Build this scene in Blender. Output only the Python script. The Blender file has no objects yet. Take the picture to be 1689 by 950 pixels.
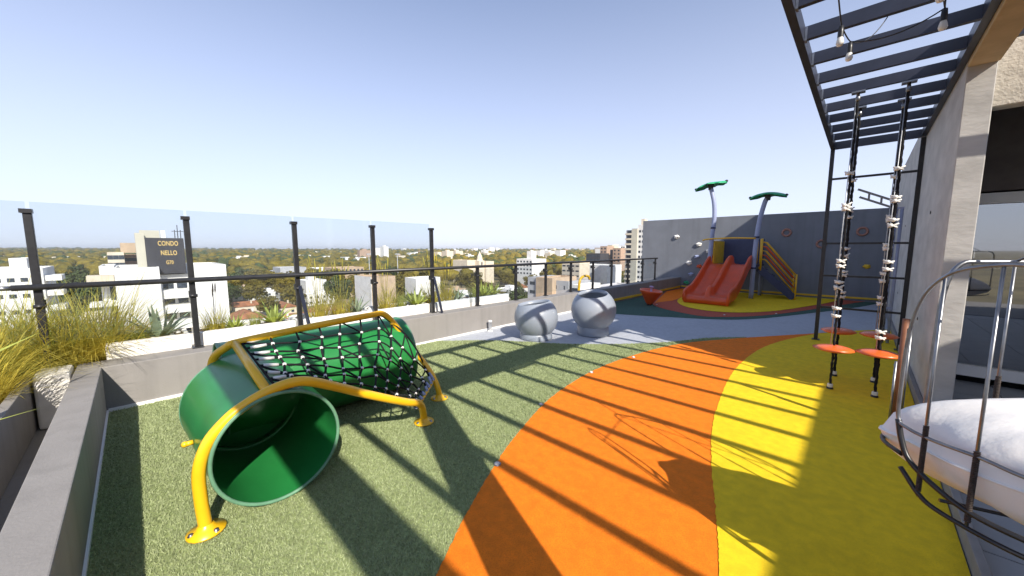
import bpy, math, random
import numpy as np
from mathutils import Vector, Matrix
random.seed(11); RNG = np.random.default_rng(5)
scene = bpy.context.scene
COL = scene.collection
R = math.radians

# ---------------------------------------------------------------- camera, sky, sun, exposure
PITCH = math.atan(65/600); YAW = math.atan(580/math.hypot(600, 65))
cam_d = bpy.data.cameras.new('camera'); cam = bpy.data.objects.new('camera', cam_d); COL.objects.link(cam)
cam.location = (0, 0, 1.5); cam.rotation_euler = (math.pi/2-PITCH, 0, YAW)
cam_d.sensor_width = 36; cam_d.lens = 36*600/1689; cam_d.clip_start = .03; cam_d.clip_end = 20000
scene.camera = cam
SUN = Vector((1.248, -.48, 1.0)).normalized()
ELEV = math.asin(SUN.z)
world = bpy.data.worlds.new('World'); scene.world = world; world.use_nodes = True
wn = world.node_tree; wn.nodes.clear()
sky = wn.nodes.new('ShaderNodeTexSky'); sky.sky_type = 'NISHITA'; sky.sun_disc = False
sky.sun_elevation = ELEV; sky.sun_rotation = math.atan2(SUN.x, SUN.y)
sky.air_density = .45; sky.dust_density = .2; sky.ozone_density = 1.0; sky.altitude = 60
bg = wn.nodes.new('ShaderNodeBackground'); bg.inputs[1].default_value = .1
wo = wn.nodes.new('ShaderNodeOutputWorld')
# summer haze whitens the sky evenly all round the horizon
tcw = wn.nodes.new('ShaderNodeTexCoord'); sx = wn.nodes.new('ShaderNodeSeparateXYZ'); wn.links.new(tcw.outputs['Generated'], sx.inputs[0])
mr = wn.nodes.new('ShaderNodeMapRange'); mr.inputs[1].default_value = 0; mr.inputs[2].default_value = .62; mr.inputs[3].default_value = 1; mr.inputs[4].default_value = .2; wn.links.new(sx.outputs[2], mr.inputs[0])
pw_ = wn.nodes.new('ShaderNodeMath'); pw_.operation = 'POWER'; wn.links.new(mr.outputs[0], pw_.inputs[0]); pw_.inputs[1].default_value = 1.3
ml = wn.nodes.new('ShaderNodeMath'); ml.operation = 'MULTIPLY'; wn.links.new(pw_.outputs[0], ml.inputs[0]); ml.inputs[1].default_value = .97
mw = wn.nodes.new('ShaderNodeMixRGB'); wn.links.new(ml.outputs[0], mw.inputs[0]); wn.links.new(sky.outputs[0], mw.inputs[1]); mw.inputs[2].default_value = (2.6, 2.68, 3.05, 1)
wn.links.new(mw.outputs[0], bg.inputs[0]); wn.links.new(bg.outputs[0], wo.inputs[0])
sun_d = bpy.data.lights.new('sun', 'SUN'); sun_d.energy = 2.2; sun_d.angle = R(.5); sun_d.color = (1, .93, .82)
sun = bpy.data.objects.new('sun', sun_d); COL.objects.link(sun)
sun.rotation_euler = SUN.to_track_quat('Z', 'Y').to_euler(); sun.location = (20, -8, 20)
scene.view_settings.view_transform = 'Standard'; scene.view_settings.look = 'None'
scene.view_settings.gamma = 1; scene.view_settings.use_curve_mapping = False
scene.view_settings.exposure = 1.75
scene.render.engine = 'CYCLES'
scene.cycles.max_bounces = 8; scene.cycles.transparent_max_bounces = 16
scene.cycles.use_denoising = True

# bearings used to lay out the town (true distances; k = metres along the view axis)
_f = np.array([-math.sin(YAW)*math.cos(PITCH), math.cos(YAW)*math.cos(PITCH), -math.sin(PITCH)])
_r = np.array([math.cos(YAW), math.sin(YAW), 0.]); _u = np.cross(_r, _f); _C = np.array([0, 0, 1.5])
def bearing(x, y): return _f+_r*(x-844.5)/600+_u*(475-y)/600
def spot(x, k, y=411): return _C+bearing(x, y)*k
def plane_x(x, y, X): d = bearing(x, y); return _C+d*(X/d[0])
def plane_y(x, y, Y): d = bearing(x, y); return _C+d*(Y/d[1])

# ---------------------------------------------------------------- materials
MATS = {}
def mat(name, col, rough=.6, metal=0., var=.12, scale=8., bump=0., bscale=60., spec=.5, speck=None, stretch=None, stain=0., coat=0., trans=0., detail=4., bdist=.01, streak=0.):
    if name in MATS: return MATS[name]
    m = bpy.data.materials.new(name); m.use_nodes = True; nt = m.node_tree; N = nt.nodes; L = nt.links
    b = N['Principled BSDF']; b.inputs['Roughness'].default_value = rough; b.inputs['Metallic'].default_value = metal
    b.inputs['Specular IOR Level'].default_value = spec; b.inputs['Coat Weight'].default_value = coat
    tc = N.new('ShaderNodeTexCoord'); vec = tc.outputs['Object']
    if stretch:
        mp = N.new('ShaderNodeMapping'); mp.inputs['Scale'].default_value = stretch; L.new(vec, mp.inputs[0]); vec = mp.outputs[0]
    nz = N.new('ShaderNodeTexNoise'); nz.inputs['Scale'].default_value = scale; nz.inputs['Detail'].default_value = detail; L.new(vec, nz.inputs['Vector'])
    rp = N.new('ShaderNodeValToRGB'); L.new(nz.outputs[0], rp.inputs[0])
    lo = [c*(1-var) for c in col]; hi = [min(1, c*(1+var)) for c in col]
    rp.color_ramp.elements[0].position = .3; rp.color_ramp.elements[1].position = .7
    rp.color_ramp.elements[0].color = (*lo, 1); rp.color_ramp.elements[1].color = (*hi, 1)
    out = rp.outputs[0]
    if speck:                                                    # coloured granules
        sc, amt, scol = speck
        n2 = N.new('ShaderNodeTexNoise'); n2.inputs['Scale'].default_value = sc; n2.inputs['Detail'].default_value = 2; L.new(tc.outputs['Object'], n2.inputs['Vector'])
        r2 = N.new('ShaderNodeValToRGB'); r2.color_ramp.elements[0].position = .45; r2.color_ramp.elements[1].position = .68
        r2.color_ramp.elements[0].color = (0, 0, 0, 1); r2.color_ramp.elements[1].color = (amt, amt, amt, 1); L.new(n2.outputs[0], r2.inputs[0])
        mx = N.new('ShaderNodeMixRGB'); L.new(r2.outputs[0], mx.inputs[0]); L.new(out, mx.inputs[1]); mx.inputs[2].default_value = (*scol, 1); out = mx.outputs[0]
    if stain:
        n3 = N.new('ShaderNodeTexNoise'); n3.inputs['Scale'].default_value = 1.7; n3.inputs['Detail'].default_value = 6; n3.inputs['Roughness'].default_value = .7; L.new(tc.outputs['Object'], n3.inputs['Vector'])
        r3 = N.new('ShaderNodeValToRGB'); r3.color_ramp.elements[0].position = .5; r3.color_ramp.elements[1].position = .75
        r3.color_ramp.elements[0].color = (0, 0, 0, 1); r3.color_ramp.elements[1].color = (stain,)*3+(1,); L.new(n3.outputs[0], r3.inputs[0])
        mx = N.new('ShaderNodeMixRGB'); L.new(r3.outputs[0], mx.inputs[0]); L.new(out, mx.inputs[1]); mx.inputs[2].default_value = (*[c*.55 for c in col], 1); out = mx.outputs[0]
    if streak:                                                   # rain runs down painted walls
        m4 = N.new('ShaderNodeMapping'); m4.inputs['Scale'].default_value = (7, 7, .45); L.new(tc.outputs['Object'], m4.inputs[0])
        n4 = N.new('ShaderNodeTexNoise'); n4.inputs['Scale'].default_value = 1; n4.inputs['Detail'].default_value = 5; L.new(m4.outputs[0], n4.inputs['Vector'])
        r4 = N.new('ShaderNodeValToRGB'); r4.color_ramp.elements[0].position = .48; r4.color_ramp.elements[1].position = .72
        r4.color_ramp.elements[0].color = (0, 0, 0, 1); r4.color_ramp.elements[1].color = (streak,)*3+(1,); L.new(n4.outputs[0], r4.inputs[0])
        mx = N.new('ShaderNodeMixRGB'); L.new(r4.outputs[0], mx.inputs[0]); L.new(out, mx.inputs[1]); mx.inputs[2].default_value = (*[c*.6 for c in col], 1); out = mx.outputs[0]
    L.new(out, b.inputs['Base Color'])
    if bump:
        nb = N.new('ShaderNodeTexNoise'); nb.inputs['Scale'].default_value = bscale; nb.inputs['Detail'].default_value = 3; L.new(vec, nb.inputs['Vector'])
        bp = N.new('ShaderNodeBump'); bp.inputs['Strength'].default_value = bump; bp.inputs['Distance'].default_value = bdist; L.new(nb.outputs[0], bp.inputs['Height']); L.new(bp.outputs[0], b.inputs['Normal'])
    if trans:                                                    # thin leaves let some light through
        tl = N.new('ShaderNodeBsdfTranslucent'); L.new(out, tl.inputs[0]); ms = N.new('ShaderNodeMixShader'); ms.inputs[0].default_value = trans
        L.new(b.outputs[0], ms.inputs[1]); L.new(tl.outputs[0], ms.inputs[2]); L.new(ms.outputs[0], N['Material Output'].inputs[0])
    MATS[name] = m; return m
def glass_mat(name, tint, refl, base=.018, dirt=0.):
    m = bpy.data.materials.new(name); m.use_nodes = True; nt = m.node_tree; N = nt.nodes; L = nt.links; N.remove(N['Principled BSDF'])
    t = N.new('ShaderNodeBsdfTransparent'); t.inputs[0].default_value = (*tint, 1)
    g = N.new('ShaderNodeBsdfGlossy'); g.inputs['Roughness'].default_value = .02
    lw = N.new('ShaderNodeLayerWeight'); lw.inputs[0].default_value = .5
    p5 = N.new('ShaderNodeMath'); p5.operation = 'POWER'; L.new(lw.outputs['Facing'], p5.inputs[0]); p5.inputs[1].default_value = 5
    mu = N.new('ShaderNodeMath'); mu.operation = 'MULTIPLY_ADD'; L.new(p5.outputs[0], mu.inputs[0]); mu.inputs[1].default_value = refl*.55; mu.inputs[2].default_value = base
    mx = N.new('ShaderNodeMixShader'); L.new(mu.outputs[0], mx.inputs[0]); L.new(t.outputs[0], mx.inputs[1]); L.new(g.outputs[0], mx.inputs[2])
    if dirt:                                                     # dust film and dried drops
        tc = N.new('ShaderNodeTexCoord'); mp = N.new('ShaderNodeMapping'); mp.inputs['Scale'].default_value = (3, 3, 1.1); L.new(tc.outputs['Object'], mp.inputs[0])
        nz = N.new('ShaderNodeTexNoise'); nz.inputs['Scale'].default_value = 2.2; nz.inputs['Detail'].default_value = 7; L.new(mp.outputs[0], nz.inputs['Vector'])
        mr_ = N.new('ShaderNodeMapRange'); mr_.inputs[1].default_value = .35; mr_.inputs[2].default_value = .75; mr_.inputs[3].default_value = dirt*.3; mr_.inputs[4].default_value = dirt; L.new(nz.outputs[0], mr_.inputs[0])
        df = N.new('ShaderNodeBsdfDiffuse'); df.inputs[0].default_value = (.62, .62, .6, 1); m2 = N.new('ShaderNodeMixShader'); L.new(mr_.outputs[0], m2.inputs[0]); L.new(mx.outputs[0], m2.inputs[1]); L.new(df.outputs[0], m2.inputs[2]); mx = m2
    L.new(mx.outputs[0], N['Material Output'].inputs[0]); return m

M = dict(
 turf=mat('turf', (.26, .31, .125), .95, var=.3, scale=40, bump=.6, bscale=260, speck=(300, .5, (.3, .36, .15))),
 blade=mat('turf_blade', (.36, .41, .215), .8, var=.35, scale=70, trans=.25),
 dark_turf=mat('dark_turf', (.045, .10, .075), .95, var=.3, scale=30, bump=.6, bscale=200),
 orange=mat('orange_rubber', (.86, .205, .008), .85, spec=.25, var=.13, scale=16, detail=9, bump=.35, bscale=420, speck=(170, .5, (.60, .11, .006)), stain=.3),
 yellow=mat('yellow_rubber', (.84, .585, .015), .85, spec=.25, var=.11, scale=16, detail=9, bump=.35, bscale=420, speck=(170, .5, (.62, .40, .012)), stain=.3),
 red=mat('red_rubber', (.42, .075, .035), .85, var=.14, scale=16, detail=9, bump=.35, bscale=420),
 grey=mat('grey_rubber', (.42, .44, .48), .85, var=.10, scale=14, detail=9, bump=.3, bscale=380, speck=(170, .5, (.28, .3, .34)), stain=.3),
 parapet=mat('parapet_paint', (.25, .235, .222), .8, var=.06, scale=3, bump=.2, bscale=90, stain=.2, streak=.35),
 wall=mat('dark_wall_paint', (.185, .198, .228), .8, var=.07, scale=2.5, bump=.25, bscale=70, stain=.15, streak=.3),
 concrete=mat('board_concrete', (.48, .46, .43), .85, var=.14, scale=2.2, bump=.45, bscale=7, stretch=(1.2, 1.2, 2.4), stain=.3, bdist=.012, detail=8),
 stipple=mat('stippled_concrete', (.55, .50, .42), .9, var=.12, scale=14, bump=.6, bscale=45, stain=.3),
 beam=mat('beam_concrete', (.48, .38, .24), .85, var=.18, scale=4, bump=.35, bscale=12, stain=.35),
 white=mat('white_paint', (.80, .79, .77), .6, var=.05, scale=4, stain=.08),
 black=mat('black_steel', (.018, .018, .02), .38, var=.3, scale=20),
 navy=mat('navy_steel', (.022, .026, .045), .4, var=.25, scale=6),
 rope=mat('black_rope', (.02, .02, .022), .9, spec=.12, var=.4, scale=200, bump=.6, bscale=300),
 green=mat('green_plastic', (.018, .19, .045), .32, var=.12, scale=3, bump=.03, bscale=30, coat=.15, stain=.35),
 green_lip=mat('pale_green_lip', (.12, .26, .16), .5, var=.2, scale=10),  # paler, greyer green for the tunnel rims
 leafgreen=mat('green_canopy', (.025, .34, .15), .5, var=.15, scale=6),
 pipe=mat('yellow_pipe', (.83, .47, .012), .33, var=.07, scale=4, coat=.2, stain=.3),
 trim=mat('yellow_trim', (.75, .48, .03), .5, var=.1),
 slide=mat('red_plastic', (.68, .085, .014), .38, var=.08, scale=4, coat=.15, stain=.3),
 disc=mat('orange_plastic', (.72, .13, .02), .35, var=.1, scale=5, coat=.2),
 knob=mat('pale_plastic', (.72, .70, .66), .45, var=.08, scale=12),
 pod=mat('grey_pod_plastic', (.255, .285, .335), .38, var=.04, scale=5, coat=.2, stain=.1),
 bluepost=mat('lilac_post', (.30, .34, .50), .4, var=.08, scale=4),
 bluepanel=mat('blue_panel', (.035, .045, .11), .45, var=.1),
 steel=mat('polished_steel', (.27, .275, .29), .38, .9, var=.2, scale=25, spec=.5),
 wrap=mat('brown_wrap', (.05, .036, .03), .8, var=.4, scale=90, bump=.5, bscale=150),
 brown=mat('brown_post', (.22, .085, .04), .55, var=.2, scale=9),
 cloth=mat('white_cloth', (.82, .79, .76), .9, var=.03, scale=5, bump=.22, bscale=22, bdist=.012, stretch=(1, 2.2, 1)),
 soil=mat('soil', (.10, .065, .035), .95, var=.4, scale=30, bump=.8, bscale=60),
 stone=mat('planter_stone', (.80, .77, .72), .85, var=.1, scale=8, bump=.35, bscale=30, stain=.2),
 grass=mat('ornamental_grass', (.58, .48, .075), .8, var=.35, scale=7, trans=.35),
 grassg=mat('green_grass', (.38, .40, .08), .8, var=.35, scale=7, trans=.3),
 agave=mat('agave_leaf', (.42, .46, .09), .55, var=.3, scale=6, trans=.2),
 agaveg=mat('grey_agave_leaf', (.30, .36, .22), .55, var=.25, scale=6, trans=.15),
 tile=mat('grey_tile', (.30, .31, .32), .6, var=.08, scale=4, bump=.1, bscale=50),
 dark=mat('dark_interior', (.05, .05, .055), .8, var=.2),
 purple=mat('purple_plastic', (.45, .32, .50), .4),
 gold=mat('gold_letter', (.62, .44, .16), .35, var=.1, scale=30),
 tin=mat('dull_zinc', (.42, .43, .45), .5, .6, var=.2, scale=30),
 brownshade=mat('brown_shaded_wall', (.12, .10, .09), .7, var=.15),  # wall under the soffit, its shade put into the dark brown colour
 ring=mat('ring_plastic', (.34, .17, .13), .6, var=.15),
 rock=mat('hold_black', (.05, .05, .05), .6),
)
GLASS = glass_mat('rail_glass', (.90, .925, .945), .6, .02, .022)
WINGLASS = glass_mat('window_glass', (.30, .35, .38), 1.2, .42)

# ---------------------------------------------------------------- mesh helpers
class MB:
    def __init__(s): s.v = []; s.f = []; s.sm = []
    def add(s, vs, fs, smooth=False):
        o = len(s.v); s.v += [tuple(map(float, p)) for p in vs]; s.f += [tuple(i+o for i in q) for q in fs]; s.sm += [smooth]*len(fs); return s
    def box(s, x0, x1, y0, y1, z0, z1):
        vs = [(x, y, z) for z in (z0, z1) for y in (y0, y1) for x in (x0, x1)]
        return s.add(vs, [(0, 2, 3, 1), (4, 5, 7, 6), (0, 1, 5, 4), (2, 6, 7, 3), (0, 4, 6, 2), (1, 3, 7, 5)])
    def bar(s, a, b, w, h, up=(0, 0, 1)):
        a = Vector(a); b = Vector(b); d = (b-a).normalized(); up = Vector(up)
        if abs(d.dot(up)) > .98: up = Vector((0, 1, 0))
        e = d.cross(up).normalized(); g = e.cross(d)
        vs = [p+e*i*w/2+g*j*h/2 for p in (a, b) for j in (-1, 1) for i in (-1, 1)]
        return s.add(vs, [(0, 2, 3, 1), (4, 5, 7, 6), (0, 1, 5, 4), (2, 6, 7, 3), (0, 4, 6, 2), (1, 3, 7, 5)])
    def tube(s, pts, r, n=8, closed=False, cap=True):
        P = [Vector(p) for p in pts]; m = len(P); rr = r if hasattr(r, '__len__') else [r]*m
        T = []
        for i in range(m):
            a = P[(i-1) % m] if (closed or i > 0) else P[i]; b = P[(i+1) % m] if (closed or i < m-1) else P[i]
            T.append((b-a).normalized())
        up = Vector((0, 0, 1)) if abs(T[0].z) < .9 else Vector((1, 0, 0))
        e = T[0].cross(up).normalized(); vs = []
        for i in range(m):
            e = (e-T[i]*e.dot(T[i])).normalized(); g = T[i].cross(e)
            vs += [P[i]+(e*math.cos(2*math.pi*k/n)+g*math.sin(2*math.pi*k/n))*rr[i] for k in range(n)]
        fs = []
        for i in range(m if closed else m-1):
            j = (i+1) % m
            fs += [(i*n+k, i*n+(k+1) % n, j*n+(k+1) % n, j*n+k) for k in range(n)]
        s.add(vs, fs, True)
        if cap and not closed:
            o = len(s.v)-len(vs); s.f += [tuple(o+k for k in reversed(range(n))), tuple(o+(m-1)*n+k for k in range(n))]; s.sm += [False, False]
        return s
    def lathe(s, prof, c=(0, 0, 0), n=24, mtx=None, smooth=True):
        vs = []; m = len(prof)
        for r, z in prof:
            for k in range(n):
                a = 2*math.pi*k/n; p = Vector((r*math.cos(a), r*math.sin(a), z))
                if mtx: p = mtx @ p
                vs.append(p+Vector(c))
        fs = [(i*n+k, i*n+(k+1) % n, (i+1)*n+(k+1) % n, (i+1)*n+k) for i in range(m-1) for k in range(n)]
        return s.add(vs, fs, smooth)
    def ball(s, c, r, n=8, sc=(1, 1, 1)):
        prof = [(max(1e-4, math.sin(math.pi*i/(n//2+1))), -math.cos(math.pi*i/(n//2+1))) for i in range(n//2+2)]
        return s.lathe([(p*r, z*r) for p, z in prof], c, n, Matrix.Diagonal(Vector(sc)))
    def grid(s, fn, nu, nv, smooth=True, closed_u=False):
        vs = [fn(i/(nu if closed_u else nu-1), j/(nv-1)) for j in range(nv) for i in range(nu)]
        fs = [(j*nu+i, j*nu+(i+1) % nu, (j+1)*nu+(i+1) % nu, (j+1)*nu+i) for j in range(nv-1) for i in range(nu if closed_u else nu-1)]
        return s.add(vs, fs, smooth)
    def mesh(s, name, m, off=(0, 0, 0)):
        me = bpy.data.meshes.new(name); me.from_pydata([(p[0]-off[0], p[1]-off[1], p[2]-off[2]) for p in s.v], [], s.f)
        me.polygons.foreach_set('use_smooth', s.sm); me.materials.append(m); me.update(); return me
ORG = {}
def build(mb, name, m, parent=None, bevel=0., kind=None, label=None, solid=0.):
    off = ORG.get(parent.name, (0, 0, 0)) if parent else (0, 0, 0)
    o = bpy.data.objects.new(name, mb.mesh(name, m, off)); COL.objects.link(o)
    if parent: o.parent = parent; ORG[o.name] = off
    if bevel:
        b = o.modifiers.new('bevel', 'BEVEL'); b.width = bevel; b.segments = 2; b.limit_method = 'ANGLE'
    if solid:
        q = o.modifiers.new('solid', 'SOLIDIFY'); q.thickness = solid; q.offset = 0
    if kind: o['kind'] = kind
    if label: o['label'] = label
    return o
def tag(o, label, cat, group=None):
    o['label'] = label; o['category'] = cat
    if group: o['group'] = group
    return o
def thing(name, label, cat, loc=(0, 0, 0), group=None):
    o = bpy.data.objects.new(name, None); COL.objects.link(o); o.location = loc; o.empty_display_size = .1
    ORG[o.name] = tuple(loc); return tag(o, label, cat, group)
def piece(me, name, parent, loc, rotz=0, scale=None, label=None):      # shared-mesh part
    o = bpy.data.objects.new(name, me); COL.objects.link(o); o.parent = parent
    w = ORG.get(parent.name, (0, 0, 0)); o.location = (loc[0]-w[0], loc[1]-w[1], loc[2]-w[2]); o.rotation_euler = (0, 0, rotz)
    if scale: o.scale = scale
    ORG[o.name] = tuple(loc)
    if label: o['label'] = label
    return o
KIDS = {}
def dup(root, loc, rotz=0., sc=None, label=None, group=None, kids=None):
    r = root.copy(); COL.objects.link(r); r.location = loc; r.rotation_euler = (0, 0, rotz)
    if sc: r.scale = sc
    if label: r['label'] = label
    if group: r['group'] = group
    for ch in list(kids if kids is not None else root.children):
        c = ch.copy(); COL.objects.link(c); c.parent = r
        for g in ch.children:
            d = g.copy(); COL.objects.link(d); d.parent = c
    return r
def smooth_path(pts, n=6, closed=False):
    P = [Vector(p) for p in pts]; out = []; m = len(P)
    for i in range(m if closed else m-1):
        p1 = P[i]; p2 = P[(i+1) % m]
        p0 = P[i-1] if (closed or i > 0) else p1*2-p2; p3 = P[(i+2) % m] if (closed or i+2 < m) else p2*2-p1
        for k in range(n):
            t = k/n; out.append(.5*((2*p1)+(p2-p0)*t+(2*p0-5*p1+4*p2-p3)*t*t+(3*p1-p0-3*p2+p3)*t**3))
    if not closed: out.append(P[-1])
    return out
def sheet(name, pts, z, m):
    mb = MB(); mb.add([(p[0], p[1], z) for p in pts], [tuple(range(len(pts)))])
    o = build(mb, name, m, kind='structure'); return o
def cv(pts, n=26):                                              # hand-trowelled joints wander by a few millimetres
    return [(p.x+random.gauss(0, .0022), p.y+random.gauss(0, .0022)) for p in smooth_path([(a, b, 0) for a, b in pts], n)]

# ---------------------------------------------------------------- terrace floor (setting)
build(MB().box(-5.2, .47, -.43, 14.3, -.2, 0), 'terrace_floor', M['grey'], kind='structure')
ORANGE_EDGE = [(-.75, -.27), (-1.0, .3), (-1.31, .86), (-1.56, 1.29), (-1.9, 2.02), (-2.2, 3.01), (-2.28, 4.25), (-2.03, 5.72), (-1.52, 6.74), (-.69, 8.01), (-.3, 8.6)]
YEL_EDGE = [(-.05, .2), (-.3, 1.3), (-.37, 1.76), (-.49, 2.17), (-.67, 2.75), (-.87, 3.61), (-1.04, 5.1), (-.97, 6.62), (-.6, 7.95), (-.1, 8.9), (.465, 9.6)]
turf_poly = [(-.4, -.27), (-4.9, -.27), (-4.9, 3.33)]+cv([(-4.9, 3.33), (-4.21, 4.03), (-3.15, 4.74), (-2.29, 5.67), (-1.79, 6.58), (-1.35, 7.1)])+[(-.6, 7.0)]
sheet('turf_floor', turf_poly, .004, M['turf'])
sheet('orange_floor', cv(ORANGE_EDGE)+[(.2, 8.6), (.2, -.27)], .008, M['orange'])
sheet('yellow_floor', cv(YEL_EDGE)+[(.465, .2)], .012, M['yellow'])
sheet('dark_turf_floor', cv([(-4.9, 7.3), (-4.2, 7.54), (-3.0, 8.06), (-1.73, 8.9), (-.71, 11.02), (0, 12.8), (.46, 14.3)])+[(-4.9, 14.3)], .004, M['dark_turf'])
sheet('red_floor', cv([(-4.95+.06, 12.9), (-4.05, 9.75), (-2.75, 8.74), (-2.07, 8.94), (-1.34, 10.1), (-.47, 12.55), (-.04, 13.83), (.15, 14.3)])+[(-4.89, 14.3)], .008, M['red'])
sheet('orange_patch_floor', [(-4.05, 9.9), (-4.86, 12.9), (-4.8, 14.29), (-4.1, 14.29), (-3.95, 12), (-3.85, 10.7)], .012, M['orange'])
sheet('yellow_patch_floor', cv([(-3.9, 14.29), (-3.95, 12), (-3.68, 10.57), (-3.05, 9.67), (-2.23, 9.57), (-1.49, 10.44), (-.82, 12.42), (-.51, 13.61), (-.42, 14.29)]), .016, M['yellow'])

# short synthetic turf blades standing on the green zone
def inside(poly, x, y):
    poly = np.array(poly); r = np.zeros(len(x), bool); n = len(poly)
    for i in range(n):
        x1, y1 = poly[i]; x2, y2 = poly[(i+1) % n]
        if y1 == y2: continue
        c = ((y1 > y) != (y2 > y)) & (x < (x2-x1)*(y-y1)/(y2-y1)+x1); r ^= c
    return r
def blades(name, poly, holes, n, m, h=.014, w=.005):
    P = np.array(poly); x = RNG.uniform(P[:, 0].min(), P[:, 0].max(), n); y = RNG.uniform(P[:, 1].min(), P[:, 1].max(), n)
    k = inside(poly, x, y)
    for q in holes: k &= ~inside(q, x, y)
    d = np.hypot(x, y); k &= RNG.uniform(size=n) < np.clip(3.2/d, .25, 1)**1.3
    x = x[k]; y = y[k]; n = len(x); d = d[k]; a = RNG.uniform(0, 2*np.pi, n); hh = h*RNG.uniform(.6, 1.3, n); ww = w*np.clip(d/2.5, 1, 2.5)
    lx = RNG.normal(0, .009, n); ly = RNG.normal(0, .009, n)
    V = np.zeros((n, 3, 3)); V[:, 0] = np.stack([x-np.cos(a)*ww/2, y-np.sin(a)*ww/2, np.full(n, .0045)], 1)
    V[:, 1] = np.stack([x+np.cos(a)*ww/2, y+np.sin(a)*ww/2, np.full(n, .0045)], 1); V[:, 2] = np.stack([x+lx, y+ly, .0045+hh], 1)
    me = bpy.data.meshes.new(name); me.vertices.add(n*3); me.vertices.foreach_set('co', V.ravel()); me.loops.add(n*3); me.loops.foreach_set('vertex_index', np.arange(n*3))
    me.polygons.add(n); me.polygons.foreach_set('loop_start', np.arange(0, n*3, 3)); me.materials.append(m); me.update(calc_edges=True)
    o = bpy.data.objects.new(name, me); COL.objects.link(o); o['kind'] = 'stuff'
    return tag(o, 'short green synthetic turf covering the floor around the tunnel', 'turf')
blades('turf_blades', turf_poly, [cv(ORANGE_EDGE)+[(.2, 8.6), (.2, -.27)]], 620000, M['blade'])

# ---------------------------------------------------------------- the terrace's own building below
build_own = thing('host_building', 'tall grey building block carrying the roof terrace', 'building', (-1, 7, -30))
build(MB().box(-5.19, 9, -6, 14.3, -30, -.2), 'wall', M['parapet'], build_own)
# parapets
pw = thing('parapet_wall', 'long low grey parapet under the glass railing', 'wall', (-5.05, 6.8, 0))
build(MB().box(-5.2, -4.9, -.43, 14.3, 0, .43), 'wall', M['parapet'], pw, bevel=.008)
build(MB().box(-4.9, -4.885, -.26, 7.3, .004, .035), 'skirting', M['white'], pw)
build(MB().box(-4.9, -4.88, 7.35, 14.27, .05, .11), 'skirting', M['trim'], pw, label='yellow painted strip')
sp = thing('side_parapet', 'low grey parapet end wall beside the dark planter trough', 'wall', (-3, -.35, 0))
build(MB().box(-4.9, -.9, -.43, -.27, 0, .43), 'wall', M['parapet'], sp, bevel=.006)
build(MB().box(-4.88, -.9, -.27, -.258, .004, .03), 'skirting', M['white'], sp)
# low pale pipe by the parapet foot
vp = thing('vent_stub', 'short white pipe stub against the foot of the grey parapet', 'pipe', (-4.8, 4.42, 0))
build(MB().lathe([(.001, 0), (.03, 0), (.03, .17), (.036, .17), (.036, .2), (.001, .205)], (-4.8, 4.42, .002), 12), 'pipe', M['white'], vp)
build(MB().lathe([(.05, 0), (.05, .012), (.03, .016)], (-4.8, 4.42, .002), 12), 'flange', M['white'], vp)

# ---------------------------------------------------------------- glass railing
rail = thing('glass_railing', 'black steel railing with tall and low glass panels along the parapet', 'railing', (-5.15, 5.5, .43))
YS = [-1.6, -.59, .42, 1.43, 2.44, 3.44, 4.43, 5.47, 6.46, 7.45, 8.47, 9.47, 10.48, 11.5, 12.5]
for i, y in enumerate(YS):
    tall = y < 3.6; zb = .43 if y > -.5 else 0.0; top = 1.80 if tall else 1.145; w = .05 if tall else .045
    mb = MB().box(-5.175, -5.125, y-w/2, y+w/2, zb, top).box(-5.19, -5.10, y-.05, y+.05, zb, zb+.012)
    p = build(mb, 'post', M['black'], rail, bevel=.004)
    if tall:
        build(MB().box(-5.185, -5.11, y-.04, y+.03, top, top+.035), 'cap', M['black'], p)
    build(MB().box(-5.215, -5.176, y-.03, y+.03, .98, 1.05), 'clamp', M['black'], p); build(MB().tube([(-5.12, y-.035, 1.0), (-5.12, y+.035, 1.0)], .016, 8), 'rail_bracket', M['black'], p)
    if y in (1.43, 3.44):
        build(MB().bar((-5.11, y+.01, 1.03), (-4.99, y+.07, .435), .03, .03), 'strut', M['navy'], rail)
build(MB().tube([(-5.10, -.72, 1.17), (-5.10, 12.55, 1.17)], .026, 10), 'handrail', M['black'], rail)
build(MB().tube([(-5.10, -.80, 1.17), (-5.10, -.722, 1.17)], .02, 10), 'rail_end', M['steel'], rail)
for a, b in zip(YS[:-1], YS[1:]):
    tall = a < 3.3
    build(MB().box(-5.198, -5.188, a+.012, b-.012, .66 if tall else .50, 1.9 if tall else 1.115), 'glass_panel', GLASS, rail)
# ---------------------------------------------------------------- planters and planting
PL = [(-.25, .38), (.44, 1.4), (1.46, 2.42), (2.48, 3.42), (3.48, 4.30), (4.36, 5.34)]
where = ['at the corner behind the second post', 'below the white sign building', 'behind the tunnel, under the third post', 'behind the tunnel, under the fourth post', 'beside the last tall post', 'at the end of the row near the round seats']
for (a, b), wtxt in zip(PL, where):
    t = thing('planter_box', 'white stone planter box '+wtxt, 'planter', (-5.45, (a+b)/2, .43), 'white planter boxes on the parapet')
    build(MB().box(-5.30, -5.215, a, b, .2, .575), 'front_slab', M['stone'], t, bevel=.01)
    build(MB().box(-5.80, -5.73, a, b, .2, .56).box(-5.729, -5.301, a, a+.04, .2, .55).box(-5.729, -5.301, b-.04, b, .2, .55), 'frame_slab', M['stone'], t, bevel=.008)
    build(MB().box(-5.728, -5.302, a+.042, b-.042, .2, .53), 'soil', M['soil'], t)
    mb = MB()
    for k in range(40):
        mb.ball((random.uniform(-5.70, -5.33), random.uniform(a+.07, b-.07), .535), random.uniform(.012, .03), 6, (1, 1.2, .7))
    build(mb, 'pebbles', M['stone'], t, kind='stuff')
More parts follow.
